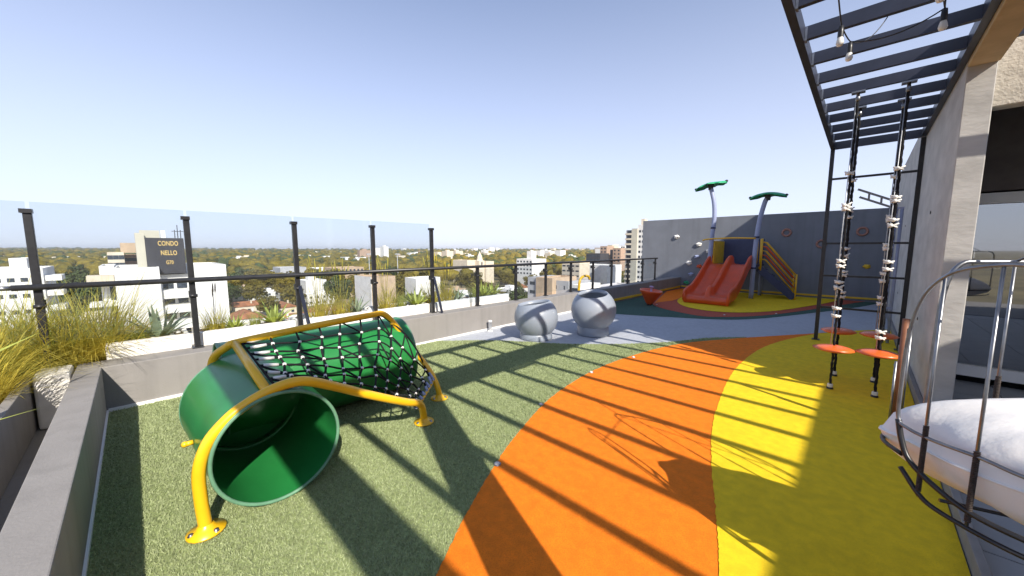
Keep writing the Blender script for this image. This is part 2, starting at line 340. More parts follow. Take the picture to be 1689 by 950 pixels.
build(MB().box(-5.82, -5.2, -.43, 14.3, -.6, .2), 'planter_ledge', M['parapet'], kind='structure')
trough = thing('planter_trough', 'dark grey planter trough beyond the side parapet', 'planter', (-4, -1, 0))
build(MB().box(-5.9, -2.2, -1.6, -1.52, 0, .42).box(-5.9, -2.2, -.72, -.66, 0, .42).box(-5.9, -5.8, -1.519, -.721, 0, .42).box(-2.3, -2.2, -1.519, -.721, 0, .42), 'trough_wall', M['parapet'], trough, bevel=.006)
build(MB().box(-5.799, -2.301, -1.519, -.721, 0, .36), 'soil', M['soil'], trough)
build(MB().box(-6, -1, -2.2, -.43, -.2, -.002), 'ledge_floor', M['parapet'], kind='structure')
for k, (x, w) in enumerate([(-5.10, .30)]):
    t = thing('stone_block', ['pale rough stone block at the parapet corner', 'grey flat stone block by the side parapet'][k], 'block', (x, -.54, 0))
    build(MB().box(x, x+w, -.645, -.445, 0, .46), 'stone', M['stone' if k == 0 else 'parapet'], t, bevel=.02)

def ribbon(mb, base, az, lean, length, w, droop, seg=5, fold=0., twist=0.):
    p = Vector(base); d = Vector((math.cos(az)*lean, math.sin(az)*lean, 1)).normalized(); side = Vector((-math.sin(az), math.cos(az), 0)); vs = []
    for i in range(seg+1):
        t = i/seg; ww = w*(1-t**1.6)*(.55+.9*t*(1-t)*2) if fold else w*(1-t*.92)
        up = d.cross(side).normalized()*-1
        vs += [p-side*ww/2+up*fold*ww, p.copy(), p+side*ww/2+up*fold*ww] if fold else [p-side*ww/2, p+side*ww/2]
        d = (d+Vector((math.cos(az), math.sin(az), 0))*droop/seg*.6-Vector((0, 0, 1))*droop/seg*(.3+t)).normalized(); p = p+d*length/seg
    n = 3 if fold else 2; fs = []
    for i in range(seg):
        fs += [(i*n+k, i*n+k+1, (i+1)*n+k+1, (i+1)*n+k) for k in range(n-1)]
    mb.add(vs, fs, True)
def tuft_mb(n, h, spread, w, droop):
    mb = MB()
    for _ in range(n):
        az = random.uniform(0, 6.283); r = random.random()**.5*spread*.35
        ribbon(mb, (math.cos(az)*r, math.sin(az)*r, 0), az+random.gauss(0, .5), random.uniform(0, spread*1.6), h*random.uniform(.55, 1.15), w, random.uniform(.3, 1)*droop, 5)
    return mb
def plume_mb(n, h):
    mb = MB()
    for _ in range(n):
        a = random.uniform(0, 6.28); l = random.uniform(.02, .10); t = Vector((math.cos(a)*l, math.sin(a)*l, h*random.uniform(.9, 1.25)))
        mb.tube([(0, 0, .05), t*.5, t], .0022, 4, cap=False); d = t.normalized()
        mb.tube([t, t+d*.03, t+d*.10, t+d*.15], [.002, .009, .008, .001], 6)
    return mb
def agave_mb(n, L, w, droop=.7):
    mb = MB()
    for i in range(n):
        t = i/n; az = i*2.4+random.uniform(-.2, .2)
        ribbon(mb, (math.cos(az)*.02, math.sin(az)*.02, 0), az, .15+1.3*t, L*random.uniform(.75, 1.1), w, droop*(.3+t), 6, fold=.22)
    return mb
TUFTS = [tuft_mb(170, .42, .35, .007, .9).mesh('tuft', M['grass']), tuft_mb(150, .36, .30, .007, .6).mesh('tuft', M['grassg']), tuft_mb(760, .62, .6, .008, 1.5).mesh('tuft', M['grass']), tuft_mb(680, .55, .55, .008, 1.4).mesh('tuft', M['grassg'])]
PLUME = [plume_mb(7, .5).mesh('plume', M['grass']), plume_mb(3, .5).mesh('plume', M['wrap'])]
AGV = [agave_mb(20, .30, .05).mesh('agave', M['agave']), agave_mb(15, .36, .055, .5).mesh('agave', M['agaveg']), agave_mb(26, .24, .045).mesh('agave', M['agave'])]
def plant(kind, mi, loc, sc, label, plume=None):
    nm, cat, grp = {'g': ('ornamental_grass', 'grass plant', 'grass tufts in the planters'), 'a': ('agave_plant', 'agave', 'spiky agaves in the planters')}[kind]
    t = thing(nm, label, cat, loc, grp); me = TUFTS[mi] if kind == 'g' else AGV[mi]
    rz = random.uniform(0, 6.28); piece(me, 'blades' if kind == 'g' else 'rosette', t, loc, rz, (sc,)*3)
    if plume is not None: piece(PLUME[plume], 'seed_heads', t, loc, rz, (sc,)*3)
    return t
PX = -5.5; Z0 = .53
plant('a', 1, (PX, .14, Z0), 1.25, 'tall grey green agave left of the second railing post')
plant('a', 0, (PX, -.18, Z0), 1.1, 'arching agave at the corner end of the planter row')
plant('g', 1, (PX+.05, .0, Z0), .6, 'small green grass tuft beside the corner agave')
plant('g', 0, (PX, .62, Z0), .85, 'upright grass tuft with two dark seed plumes before the white building', 1)
plant('a', 2, (PX+.05, .80, Z0), .9, 'small low agave right of the plumed grass')
plant('g', 1, (PX, 1.02, Z0), .55, 'low spreading green sedge between two small agaves')
plant('a', 0, (PX+.02, 1.22, Z0), 1.15, 'bright yellow green agave left of the third post')
plant('g', 0, (PX, 1.78, Z0), 1.15, 'tall straw coloured grass right of the third post', 0)
plant('g', 0, (PX, 2.08, Z0), 1.1, 'second tall straw coloured grass from the third post', 0)
plant('a', 1, (PX, 2.30, Z0), .95, 'open grey agave just left of the fourth post')
plant('g', 0, (PX, 2.78, Z0), 1.15, 'feathery straw grass right of the fourth post', 0)
plant('g', 1, (PX, 3.05, Z0), .8, 'green grass tuft left of the last tall post')
plant('a', 0, (PX+.05, 3.30, Z0), 1.3, 'bright agave at the foot of the last tall post')
plant('g', 0, (PX, 3.66, Z0), 1.25, 'large pale feathery grass right of the last tall post', 0)
plant('g', 0, (PX, 3.98, Z0), 1.05, 'pale grass next to the first low railing post', 0)
plant('a', 1, (PX, 4.22, Z0), .9, 'thin grey agave left of the first low post')
plant('g', 1, (PX, 4.62, Z0), .8, 'green bushy grass right of the first low post')
plant('a', 2, (PX, 4.86, Z0), 1.5, 'yellow green agave second from the planter end')
plant('a', 0, (PX, 5.14, Z0), 1.25, 'big bright agave at the far end of the planter row')
for (x, y, mi, sc, lb) in [(-5.68, -.34, 2, 1.5, 'large golden fountain grass right of the first post'), (-5.65, -.72, 3, 1.55, 'large green fountain grass behind the first post'),
        (-5.55, -1.0, 2, 1.5, 'golden fountain grass left of the first post'), (-5.05, -.95, 3, 1.1, 'green fountain grass above the dark trough'),
        (-4.55, -.95, 2, 1.0, 'golden grass at the left edge above the trough'), (-5.45, -.55, 2, 1.2, 'golden arching grass beyond the parapet corner')]:
    plant('g', mi, (x, y, .34), sc, lb, None)
# long striped leaves reaching over the side parapet
t = thing('agave_plant', 'striped agave with long leaves reaching over the side parapet', 'agave', (-3.15, -1.0, .36), 'spiky agaves in the planters')
for path, w in [([(-3.1, -1.0, .4), (-3.3, -.93, .62), (-3.6, -.82, .74), (-3.95, -.66, .83), (-4.25, -.5, .90)], .07), ([(-3.1, -1.0, .4), (-3.2, -.85, .52), (-3.4, -.68, .53), (-3.65, -.45, .51)], .045), ([(-3.1, -1., .4), (-3.0, -1.1, .6), (-2.8, -1.3, .8)], .06), ([(-3.2, -1., .4), (-3.5, -1.15, .6), (-3.9, -1.3, .68)], .06)]:
    P = smooth_path(path, 5); mb = MB(); vs = []
    for i, p in enumerate(P):
        q = i/(len(P)-1); ww = w*(1-q**2.2)*.5*(.6+.8*q*(1-q)*2); d = (P[min(i+1, len(P)-1)]-P[max(i-1, 0)]).normalized(); s_ = d.cross(Vector((0, 0, 1))).normalized()
        vs += [p-s_*ww+Vector((0, 0, ww*.4)), p, p+s_*ww+Vector((0, 0, ww*.4))]
    mb.add(vs, [(i*3+k, i*3+k+1, i*3+k+4, i*3+k+3) for i in range(len(P)-1) for k in (0, 1)], True)
    build(mb, 'leaf', M['agave'], t)

# ---------------------------------------------------------------- back wall with climbing holds
bw = thing('boundary_wall', 'dark grey end wall with climbing holds behind the slide', 'wall', (-2.9, 14.4, 0))
build(MB().box(-6.45, .51, 14.3, 14.5, -3, 2.6), 'wall', M['wall'], bw, bevel=.006)
build(MB().box(-4.86, .46, 14.27, 14.3, .07, .12), 'skirting', M['trim'], bw)
def lump(c, r, sx=1, sz=1):
    mb = MB(); ph = random.uniform(0, 6)
    def fn(u, v):
        a = 2*math.pi*u; b = math.pi/2*v; q = r*(1+.22*math.sin(3*a+ph)*math.sin(b*2)+.1*math.sin(5*a+ph*2))
        return (c[0]+q*math.cos(a)*math.cos(b)*sx, c[1]-q*.75*math.sin(b), c[2]+q*math.sin(a)*math.cos(b)*sz)
    mb.grid(fn, 14, 7, True, True); return mb
for x, z, m, lb, r in [(-5.12, 1.94, 'knob', 'pale hold', .11), (-4.33, 1.65, 'knob', 'pale hold', .11), (-3.99, 1.41, 'stone', 'cream hold', .10), (-4.37, 1.2, 'bluepost', 'blue hold', .10), (-4.63, .97, 'stone', 'cream hold', .12), (-4.27, .86, 'slide', 'dark red hold', .10), (-4.53, .55, 'bluepost', 'blue hold', .11), (-4.69, .23, 'leafgreen', 'green hold', .11), (.1, 1.0, 'trim', 'yellow hold', .09)]:
    build(lump((x, 14.301, z), r*.8, 1.15, .85), 'climbing_hold', M[m], bw, label=lb)
for x, z in [(-1.78, 2.0), (-.92, 1.64), (-.06, 1.98)]:
    o = build(MB().tube([(x+.105*math.cos(a*math.pi/10), 14.285, z+.105*math.sin(a*math.pi/10)) for a in range(20)], .03, 8, True), 'grip_ring', M['ring'], bw, label='dull pinkish ring hold')

# ---------------------------------------------------------------- the building at the right
hall = thing('side_building', 'concrete building with board marked wall at the right of the terrace', 'building', (1, 9, 0))
build(MB().box(.51, .67, 4.95, 14.3, -.2, 3.31), 'wall', M['concrete'], hall, bevel=.006, label='board marked concrete wall')
build(MB().box(.672, 8, 6.75, 14.3, -.2, 3.30), 'unlit_core_wall', M['dark'], hall)  # near-black colour stands in for the unlit room behind the glass
build(MB().box(1.5, 8, 5.04, 16, 3.312, 5.9), 'upper_storey', M['concrete'], hall)
build(MB().box(.672, 3.9, 5.0, 5.16, 2.66, 3.305), 'lintel', M['stipple'], hall, bevel=.005)
build(MB().box(.672, 3.9, 5.162, 6.74, 3.1, 3.30), 'soffit', M['concrete'], hall)
build(MB().box(3.9, 9, -5, 5.03, -.2, 3.31), 'east_wing', M['concrete'], hall)
build(MB().box(.672, 3.89, 6.3, 6.42, 2.1, 3.09), 'shaded_spandrel', M['brownshade'], hall)
for z0, z1 in ((1.97, 2.08), (.10, .22)): build(MB().box(.672, 3.89, 6.3, 6.4, z0, z1), 'window_frame', M['white'], hall)
for x in (.70, 1.75, 2.8):
    build(MB().box(x, x+.06, 6.31, 6.39, .222, 1.968), 'mullion', M['black'], hall)
for x in (.762, 1.812, 2.862):
    build(MB().box(x, x+.986, 6.345, 6.355, .222, 1.968), 'window_pane', WINGLASS, hall)
for y in (6.2, 7.9, 9.6):
    for z in (.7, 1.9):
        build(MB().lathe([(.001, 0), (.018, .001), (.02, .004)], (0, 0, 0), 8, Matrix.Translation((.5085, y, z)) @ Matrix.Rotation(-math.pi/2, 4, 'Y')), 'tie_hole', M['dark'], hall)
# roof tank and vent (their shade falls on the end wall)
tk = thing('water_tank', 'round water tank on the upper roof of the side building', 'tank', (2.6, 10.9, 5.9))
build(MB().lathe([(.001, 0), (.8, 0), (.8, .6), (.65, .78), (.3, .86), (.001, .86)], (2.6, 10.9, 5.903), 28), 'tank', M['knob'], tk)
# beams and column
yb = tag(build(MB().box(.51, .68, -.64, 4.949, 3.0, 3.31), 'concrete_beam', M['beam'], bevel=.006), 'tan concrete beam along the inner side of the pergola', 'beam')
xb = tag(build(MB().box(-.5, 3.89, -.82, -.642, 3.0, 3.305), 'concrete_beam', M['beam'], bevel=.006), 'concrete cross beam carrying the near end of the pergola', 'beam')
tag(build(MB().box(.52, .67, .38, .66, 0, 2.999), 'concrete_column', M['concrete'], bevel=.008), 'square concrete column under the tan beam', 'column')
# kerb and patio tiles
kb = tag(build(MB().box(.471, .508, 1.2, 14.29, -.02, .10), 'wall_kerb', M['parapet'], bevel=.004), 'narrow grey kerb between yellow floor and concrete wall', 'kerb')
build(MB().box(.508, 3.9, -.6, 6.745, -.2, -.012), 'patio_slab', M['dark'], kind='structure')
pt = thing('patio_paving', 'grey tiled paving under the hanging basket chair', 'paving', (2, 3, -.012))
tile = MB().box(-.296, .296, -.296, .296, 0, .03).mesh('tile', M['tile'])
for i in range(5):
    for j in range(11):
        piece(tile, 'tile', pt, (.81+.6*i, .1+.6*j, -.012+random.uniform(-.001, .001)))

# ---------------------------------------------------------------- pergola with climbing ladder end
pg = thing('pergola', 'black steel pergola with flat slats and a ladder frame end', 'pergola', (0, 4, 0))
build(MB().box(-.485, -.435, -.63, 7.73, 3.03, 3.14), 'side_rail', M['navy'], pg)
build(MB().box(.46, .508, -.63, 7.73, 3.04, 3.14), 'wall_rail', M['navy'], pg)
SL = [-.27, .19, .69, 1.14, 1.6, 2.1, 2.6, 3.1, 3.6, 4.1, 4.6, 5.08, 5.6, 6.08, 6.6, 7.1]
sm1 = MB().box(-.433, .458, -.02, .02, -.045, .045).mesh('slat', M['navy'])
sm2 = MB().box(.682, 3.898, -.02, .02, -.045, .045).mesh('slat', M['navy'])
clip = MB().box(-.433, -.40, -.024, .024, -.05, .05).mesh('clip', M['white'])
for y in SL:
    s_ = piece(sm1, 'slat', pg, (0, y, 3.085))
    c_ = MB().box(-.4325, -.418, y-.024, y+.024, 3.03, 3.125); build(c_, 'end_plate', M['steel'], s_)
    if y < 4.9: piece(sm2, 'slat', pg, (0, y, 3.085))
build(MB().box(-.433, .458, 7.68, 7.73, 3.03, 3.14), 'end_beam', M['navy'], pg)
for x in (-.46, .484):
    p = build(MB().box(x-.025, x+.025, 7.68, 7.73, .016, 3.029), 'ladder_post', M['black'], pg)
    build(MB().box(x-.05, min(x+.05, .508), 7.65, 7.76, .013, .022), 'base_plate', M['black'], p)
for z in (.56, 1.07, 1.58, 2.58):
    build(MB().box(-.434, .458, 7.69, 7.72, z-.015, z+.015), 'rung', M['black'], pg)
# string of festoon lamps
sl = thing('string_lights', 'black cord with four clear bulbs hung under the pergola slats', 'string lights', (0, 3.2, 3))
BL = [(-.20, 3.12, 2.76), (-.165, 3.40, 2.76), (.19, 2.98, 2.78), (.235, 3.36, 2.78)]
def sag(a, b, s, n=10): a = Vector(a); b = Vector(b); return [a.lerp(b, i/n)-Vector((0, 0, s*4*(i/n)*(1-i/n))) for i in range(n+1)]
build(MB().tube(sag((-.22, 2.6, 3.03), BL[0][:2]+(2.86,), .02), .004, 6).tube(sag(BL[0][:2]+(2.86,), BL[1][:2]+(2.86,), .01), .004, 6).tube(sag(BL[1][:2]+(2.86,), BL[3][:2]+(2.88,), .05), .004, 6).tube(sag(BL[3][:2]+(2.88,), BL[2][:2]+(2.88,), .02), .004, 6).tube(sag(BL[2][:2]+(2.88,), (.2, 2.6, 3.03), .0), .004, 6).tube(sag(BL[1][:2]+(2.86,), (.0, 3.6, 3.03), .06), .003, 6).tube(sag((.25, 3.6, 3.03), BL[3][:2]+(2.88,), .02), .004, 6), 'cord', M['black'], sl)
for x, y, z in BL:
    h = build(MB().lathe([(.001, .10), (.012, .095), (.015, .06), (.015, .03)], (x, y, z), 12), 'socket', M['black'], sl)
    build(MB().lathe([(.013, .03), (.017, .014), (.02, -.004), (.015, -.018), (.001, -.024)], (x, y, z), 12), 'bulb', M['knob'], h)

# ---------------------------------------------------------------- climbing ropes with disc seats
def rope(x, y, zd, cl, label, r, thick):
    t = thing('climbing_rope', label, 'climbing rope', (x, y, 0), 'disc ropes hung from the pergola')
    build(MB().tube([(x+.002*math.sin(k*.9), y+.002*math.cos(k*.9), .03+3.0*k/150) for k in range(151)], [thick*(1+.16*math.sin(k*2.1)) for k in range(151)], 7), 'rope', M['rope'], t)
    build(MB().tube([(x-.026, y-.02, zd+.05), (x-.022, y-.02, 1.6), (x-.01, y, 3.03)], .0045, 6), 'cable', M['tin'], t)
    build(MB().lathe([(.001, -.038), (.06, -.035), (.13, -.018), (r, 0), (.13, .018), (.06, .034), (.001, .036)], (x, y, zd), 28), 'disc_seat', M['disc'], t)
    cl = sorted(cl+[q+random.uniform(.03, .09) for q in cl]+[2.25])
    for z in cl:
        kx = random.uniform(-.012, .012)
        c = build(MB().box(x-.042, x+.022, y-.022, y+.022, z-.009, z+.009).tube([(x-.04, y-.026, z-.016+kx), (x+.034, y-.026, z+.016-kx)], .0075, 6).tube([(x-.046, y-.026, z+.018), (x+.026, y-.026, z-.018+kx)], .0075, 6).ball((x-.016+kx, y-.024, z), .020, 8), 'rope_clamp', M['knob'], t)
    build(MB().lathe([(.02, .06), (.024, .05), (.024, .02), (.02, .014)], (x, y, .01), 10), 'ferrule', M['knob'], t)
    build(MB().lathe([(.016, .03), (.03, .012), (.03, .0)], (x, y, .013), 10), 'floor_anchor', M['black'], t)
    build(MB().lathe([(.014, -.09), (.019, -.085), (.019, -.05), (.010, -.04), (.010, .0)], (x, y, 3.03), 10).box(x-.05, x+.05, y-.035, y+.035, 3.015, 3.03), 'shackle', M['steel'], t)
rope(-.15, 5.06, .45, [.8, 1.1, 1.32, 1.9], 'front left climbing rope with bright orange disc nearest the yellow edge', .175, .011)
rope(.19, 5.08, .46, [.62, 1.3, 1.72, 1.95], 'front right climbing rope with red orange disc near the concrete wall', .175, .012)
rope(-.14, 5.62, .55, [.95, 1.2, 1.42, 1.85], 'rear left climbing rope with dark disc', .16, .013)
rope(.19, 5.64, .55, [.9, 1.15, 1.5, 1.8], 'rear right climbing rope with dark disc', .16, .013)
bp = thing('brown_post', 'short brown post with steel straps beside the basket chair', 'post', (.28, 4.11, 0))
build(MB().tube([(.28, 4.11, .014), (.28, 4.11, .96)], .022, 10), 'shaft', M['brown'], bp)
build(MB().tube([(.25, 4.09, .014), (.25, 4.09, .62)], .008, 8).tube([(.31, 4.09, .014), (.31, 4.09, .9)], .008, 8), 'strap_bar', M['steel'], bp)
bp = thing('blue_pole', 'pale blue steel pole behind the right climbing ropes', 'pole', (.33, 8.19, 0))
build(MB().tube([(.31, 8.19, .002), (.31, 8.19, 2.1)], .028, 10).tube([(.38, 8.19, .002), (.38, 8.19, 2.1)], .02, 10), 'shaft', M['bluepost'], bp)
build(MB().box(.29, .4, 8.17, 8.21, 2.1, 2.13).box(.29, .4, 8.17, 8.21, .55, .58), 'bracket', M['bluepost'], bp)
br = thing('metal_bracket', 'grey metal bracket ladder sticking out above the end wall', 'bracket', (.2, 12.5, 2.7))
build(MB().bar((-.21, 12.5, 2.95), (.5, 12.5, 2.58), .05, .045).bar((-.17, 12.5, 2.76), (.5, 12.5, 2.42), .05, .045), 'rail', M['parapet'], br)
build(MB().bar((.0, 12.5, 2.85), (.0, 12.5, 2.68), .04, .04).bar((.22, 12.5, 2.74), (.22, 12.5, 2.56), .04, .04), 'cross_bar', M['parapet'], br)

# ---------------------------------------------------------------- hanging basket chair and cushions
CX, CY, CA, CB = .90, 2.02, .79, .34
ch = thing('basket_chair', 'oval steel cage chair hanging from the pergola', 'hanging chair', (CX, CY, .6))
def pol(a, z, k=1.): return Vector((CX+k*CA*math.cos(R(a)), CY+k*CB*math.sin(R(a)), z))
build(MB().tube(smooth_path([pol(-160, .70), pol(-157, .68), pol(-152, .64), pol(-146.8, .617), pol(-136.7, .602), pol(-128, .594)]+[pol(a, .59) for a in range(-115, -60, 15)]+[pol(a, .59+.1*(a+60)/70) for a in range(-50, 20, 15)], 4), .008, 8), 'bottom_ring', M['black'], ch)
build(MB().tube(smooth_path([pol(-164, .87), pol(-161, .80), pol(-156.4, .74), pol(-146.7, .69), pol(-137.2, .655), pol(-125, .645)]+[pol(a, .64) for a in range(-110, -60, 15)]+[pol(a, .64+.12*(a+60)/70) for a in range(-50, 20, 15)], 4), .009, 8), 'lower_ring', M['black'], ch)
loop = [pol(-126, 1.44), pol(-135.4, 1.452), pol(-140.7, 1.449), pol(-148.7, 1.428), pol(-155.6, 1.377), pol(-160.7, 1.298), pol(-163.9, 1.172), pol(-164.8, .988), pol(-164, .873), pol(-158, .853), pol(-149.2, .848), pol(-137.7, .847), pol(-130.3, .834), pol(-120, .83), pol(-116, .87), pol(-114, 1.0), pol(-114, 1.25), pol(-117, 1.4)]
build(MB().tube(smooth_path(loop, 5, True), .0062, 8, True), 'side_hoop', M['steel'], ch)
back = [pol(148, .76), pol(147.5, 1.15), pol(146, 1.36), pol(142, 1.44)]+[pol(a, 1.45) for a in range(136, 20, -12)]+[pol(12, 1.40), pol(4, 1.2), pol(0, .8)]
build(MB().tube(smooth_path(back, 4), .008, 8), 'back_rail', M['steel'], ch)
for a, zt_, zb_ in ((-152, 1.405, .63), (-138.8, 1.45, .605), (-114.2, 1.2, .60), (128, 1.45, .75), (108, 1.45, .75), (88, 1.45, .75), (68, 1.45, .75), (48, 1.45, .75)):
    b = build(MB().tube([pol(a, zb_), pol(a, zt_)], .0046, 8), 'upright_bar', M['steel'], ch)
    wr = []
    for k in range(280):
        q = pol(a, zb_+.02+.24*k/280); wr.append(q+Vector((math.cos(k*.9), math.sin(k*.9), 0))*.0055)
    build(MB().tube(wr, .0032, 4), 'rope_wrap', M['wrap'], b)
build(MB().tube(smooth_path([pol(a, .75) for a in range(200, 0, -14)], 3), .008, 8), 'rear_ring', M['black'], ch)
for a, z in ((-126, 1.44), (128, 1.45), (40, 1.45)):
    build(MB().tube([pol(a, z), Vector((CX, CY, 1.88))], .005, 6), 'stay', M['steel'], ch)
build(MB().tube([(CX, CY, 1.87), (CX, CY, 3.12)], .006, 6), 'cable', M['steel'], ch)
build(MB().box(CX-.03, CX+.03, 1.575, 2.125, 3.131, 3.15), 'hanger_plate', M['steel'], ch)
for a, b_, z in ((-146.8, 150, .65), (-128, 128, .63), (-100, 88, .62), (-60, 48, .62)):
    build(MB().tube([pol(a, z, .985), pol((a+b_)/2 if a > -60 else a, z, .5), pol(b_, .75, .985)], .006, 6), 'seat_bar', M['black'], ch)
def cushion(c, ra, rb, th, tip, seedph, label):
    mb = MB()
    def srf(sg):
        def fn(u, v):
            a = 2*math.pi*u; rr = 1+.03*math.sin(5*a+seedph)
            for ta, tl, tw in tip: dd = (a-R(ta)+math.pi) % (2*math.pi)-math.pi; rr += tl*math.exp(-(dd/tw)**2)
            e = max(0, 1-v**3)**.5; fold = .07*math.sin(3*a+seedph)*math.sin(5*v)*e+.05*math.sin(9*a+2*seedph+3*v)*v*e+.055*math.sin(19*a+4*v+math.sin(3*a))*v**3*e+.03*math.sin(11*v+2*a)*math.sin(4*a+1)*e
            return Vector((c[0]+ra*rr*v*math.cos(a), c[1]+rb*rr*v*math.sin(a), c[2]+sg*th*(e+fold)-.03*v**4))
        return fn
    mb.grid(srf(1), 84, 26, True, True); mb.grid(srf(-1), 84, 26, True, True)
    seam = [srf(1)(k/84, 1.0)+Vector((0, 0, .002)) for k in range(84)]
    o = tag(build(mb, 'cushion', M['cloth']), label, 'cushion')
    ORG[o.name] = (0, 0, 0); build(MB().tube(seam, .005, 6, True), 'piping', M['cloth'], o); return o
cushion((CX, CY+.01, .81), .755, .325, .205, [(180, .07, .16), (5, .05, .2)], .4, 'large white cushion lying flat with a corner poking through the bars')

# ---------------------------------------------------------------- climbing tunnel with net
tn = thing('climbing_tunnel', 'green crawl tunnel with yellow pipe frame and black climbing net', 'play tunnel', (-2.9, 1.0, 0))
nearp = [(-2.4, .16, .02), (-2.4, .15, .2), (-2.4, .155, .36), (-2.4, .20, .49), (-2.4, .28, .58), (-2.4, .36, .635), (-2.4, .48, .685), (-2.4, .6, .705), (-2.4, .7, .685), (-2.42, .88, .59), (-2.44, 1.12, .455), (-2.49, 1.40, .305), (-2.55, 1.53, .24), (-2.60, 1.60, .17), (-2.62, 1.63, .07), (-2.625, 1.635, .02)]
farp = [(-3.42, .34, .02), (-3.40, .33, .35), (-3.36, .33, .56), (-3.30, .35, .72), (-3.23, .42, .80), (-3.2, .5, .83), (-3.24, 1.0, .86), (-3.28, 1.5, .88), (-3.3, 1.64, .87), (-3.29, 1.76, .74), (-3.24, 1.86, .55), (-3.13, 1.96, .36), (-3.02, 2.0, .22), (-2.96, 2.015, .1), (-2.95, 2.02, .02)]
build(MB().tube(smooth_path(nearp, 5), .030, 14), 'frame_pipe', M['pipe'], tn)
build(MB().tube(smooth_path(farp, 5), .028, 14), 'frame_pipe', M['pipe'], tn)
build(MB().tube([(-2.41, .48, .68), (-3.19, .46, .825)], .026, 12), 'cross_bar', M['pipe'], tn)
def foot(p):
    f = build(MB().lathe([(.001, .0), (.085, 0), (.085, .008), (.045, .018), (.034, .04), (.03, .045)], (p[0], p[1], .012), 18), 'foot_plate', M['pipe'], tn)
    for a in (.6, 2.7, 4.8): build(MB().lathe([(.016, 0), (.016, .004), (.011, .005), (.011, .014), (.001, .015)], (p[0]+.062*math.cos(a), p[1]+.062*math.sin(a), .019), 8), 'bolt', M['steel'], f)
for p in (nearp[0], nearp[-1], farp[0], farp[-1]): foot(p)
def open_tube(c0, c1, r0, r1, name, lip=True, wall=.014):
    c0 = Vector(c0); c1 = Vector(c1); d = (c1-c0).normalized(); up = Vector((0, 0, 1)); e = d.cross(up).normalized(); g = e.cross(d); n = 56; mb = MB()
    def ring(c, r): return lambda u: c+(e*math.cos(2*math.pi*u)+g*math.sin(2*math.pi*u))*r
    L = (c1-c0).length
    prof = [(0, r0)]+[(L*i/10, r0+(r1-r0)*i/10) for i in range(1, 11)]
    mb.grid(lambda u, v: ring(c0+d*prof[int(round(v*10))][0], prof[int(round(v*10))][1])(u), n, 11, True, True)
    mb.grid(lambda u, v: ring(c0+d*prof[10-int(round(v*10))][0], prof[10-int(round(v*10))][1]-wall)(u), n, 11, True, True)
    o = build(mb, name, M['green'], tn)
    for c, r in ((c0, r0), (c1, r1)):
        build(MB().tube([ring(c, r-wall/2)(k/n) for k in range(n)], wall*.75, 8, True), 'lip', M['green_lip'], o)
    return o
dr = open_tube((-2.38, .52, .345), (-3.30, .50, .368), .332, .360, 'tunnel_drum')
build(MB().tube([(-3.2, .502+.335*math.cos(k*math.pi/24), .364+.335*math.sin(k*math.pi/24)) for k in range(48)], .014, 8, True), 'joint_ring', M['green'], dr)
build(MB().grid(lambda u, v: Vector((-3.29+.06*(1-v), .50+.352*v*math.cos(2*math.pi*u), .368+.352*v*math.sin(2*math.pi*u))), 40, 8, True, True), 'end_wall', M['green'], dr)
open_tube((-3.545, .40, .395), (-3.50, 1.90, .40), .375, .375, 'tunnel_tube')
build(MB().tube([(-2.78, .13, .36), (-2.78, .165, .36)], .015, 8).ball((-2.78, .128, .36), .018, 8), 'bolt', M['pipe'], tn)
# net: A = along the far pipe, B = along the near pipe
def resample(path, n):
    P = smooth_path(path, 8); D = [0]
    for a, b in zip(P[:-1], P[1:]): D.append(D[-1]+(b-a).length)
    out = []; j = 0
    for i in range(n):
        s_ = D[-1]*i/(n-1)
        while j < len(D)-2 and D[j+1] < s_: j += 1
        q = (s_-D[j])/max(1e-6, D[j+1]-D[j]); out.append(P[j].lerp(P[j+1], min(1, q)))
    return out
NA, NB = 12, 8
A = resample([(-3.18, .50, .82), (-3.24, 1.0, .85), (-3.28, 1.5, .87), (-3.29, 1.66, .84), (-3.25, 1.84, .57), (-3.12, 1.95, .35), (-2.98, 1.98, .2)], NA)
B = resample([(-2.42, .52, .70), (-2.41, .7, .675), (-2.44, .9, .575), (-2.46, 1.12, .45), (-2.51, 1.40, .30), (-2.6, 1.56, .17)], NA)
def net_pt(i, j):
    p = A[i].lerp(B[i], j/(NB-1)); t = i/(NA-1); q = j/(NB-1)
    if 0 < i < NA-1 and 0 < j < NB-1: p = p+Vector((random.gauss(0, .008), random.gauss(0, .012), -.10*math.sin(math.pi*t)*math.sin(math.pi*q)+random.gauss(0, .006)))
    ax = Vector((-3.52, 0, .40)); v = Vector((p.x-ax.x, 0, p.z-ax.z)); l = v.length
    if p.y < 1.95 and l < .405: v = v*(.405/l); p = Vector((ax.x+v.x, p.y, ax.z+v.z))
    v = Vector((0, p.y-.52, p.z-.345)); l = v.length
    if p.x > -3.2 and l < .36: v = v*(.36/l); p = Vector((p.x, .52+v.y, .345+v.z))
    return p
G = [[net_pt(i, j) for j in range(NB)] for i in range(NA)]
mb = MB()
for i in range(NA): mb.tube(smooth_path(G[i], 3), .0075, 6)
for j in range(NB): mb.tube(smooth_path([G[i][j] for i in range(NA)], 3), .0075, 6)
for i in range(0, NA-1, 2):
    for j in range(0, NB-1, 2): mb.tube([G[i][j], G[i+1][j+1]], .007, 6)
net = build(mb, 'net', M['rope'], tn)
kn = MB().ball((0, 0, 0), .0155, 8, (1, 1, .85)).mesh('net_joint', M['knob'])
for i in range(1, NA-1):
    for j in range(1, NB-1): piece(kn, 'net_joint', net, G[i][j], 0)
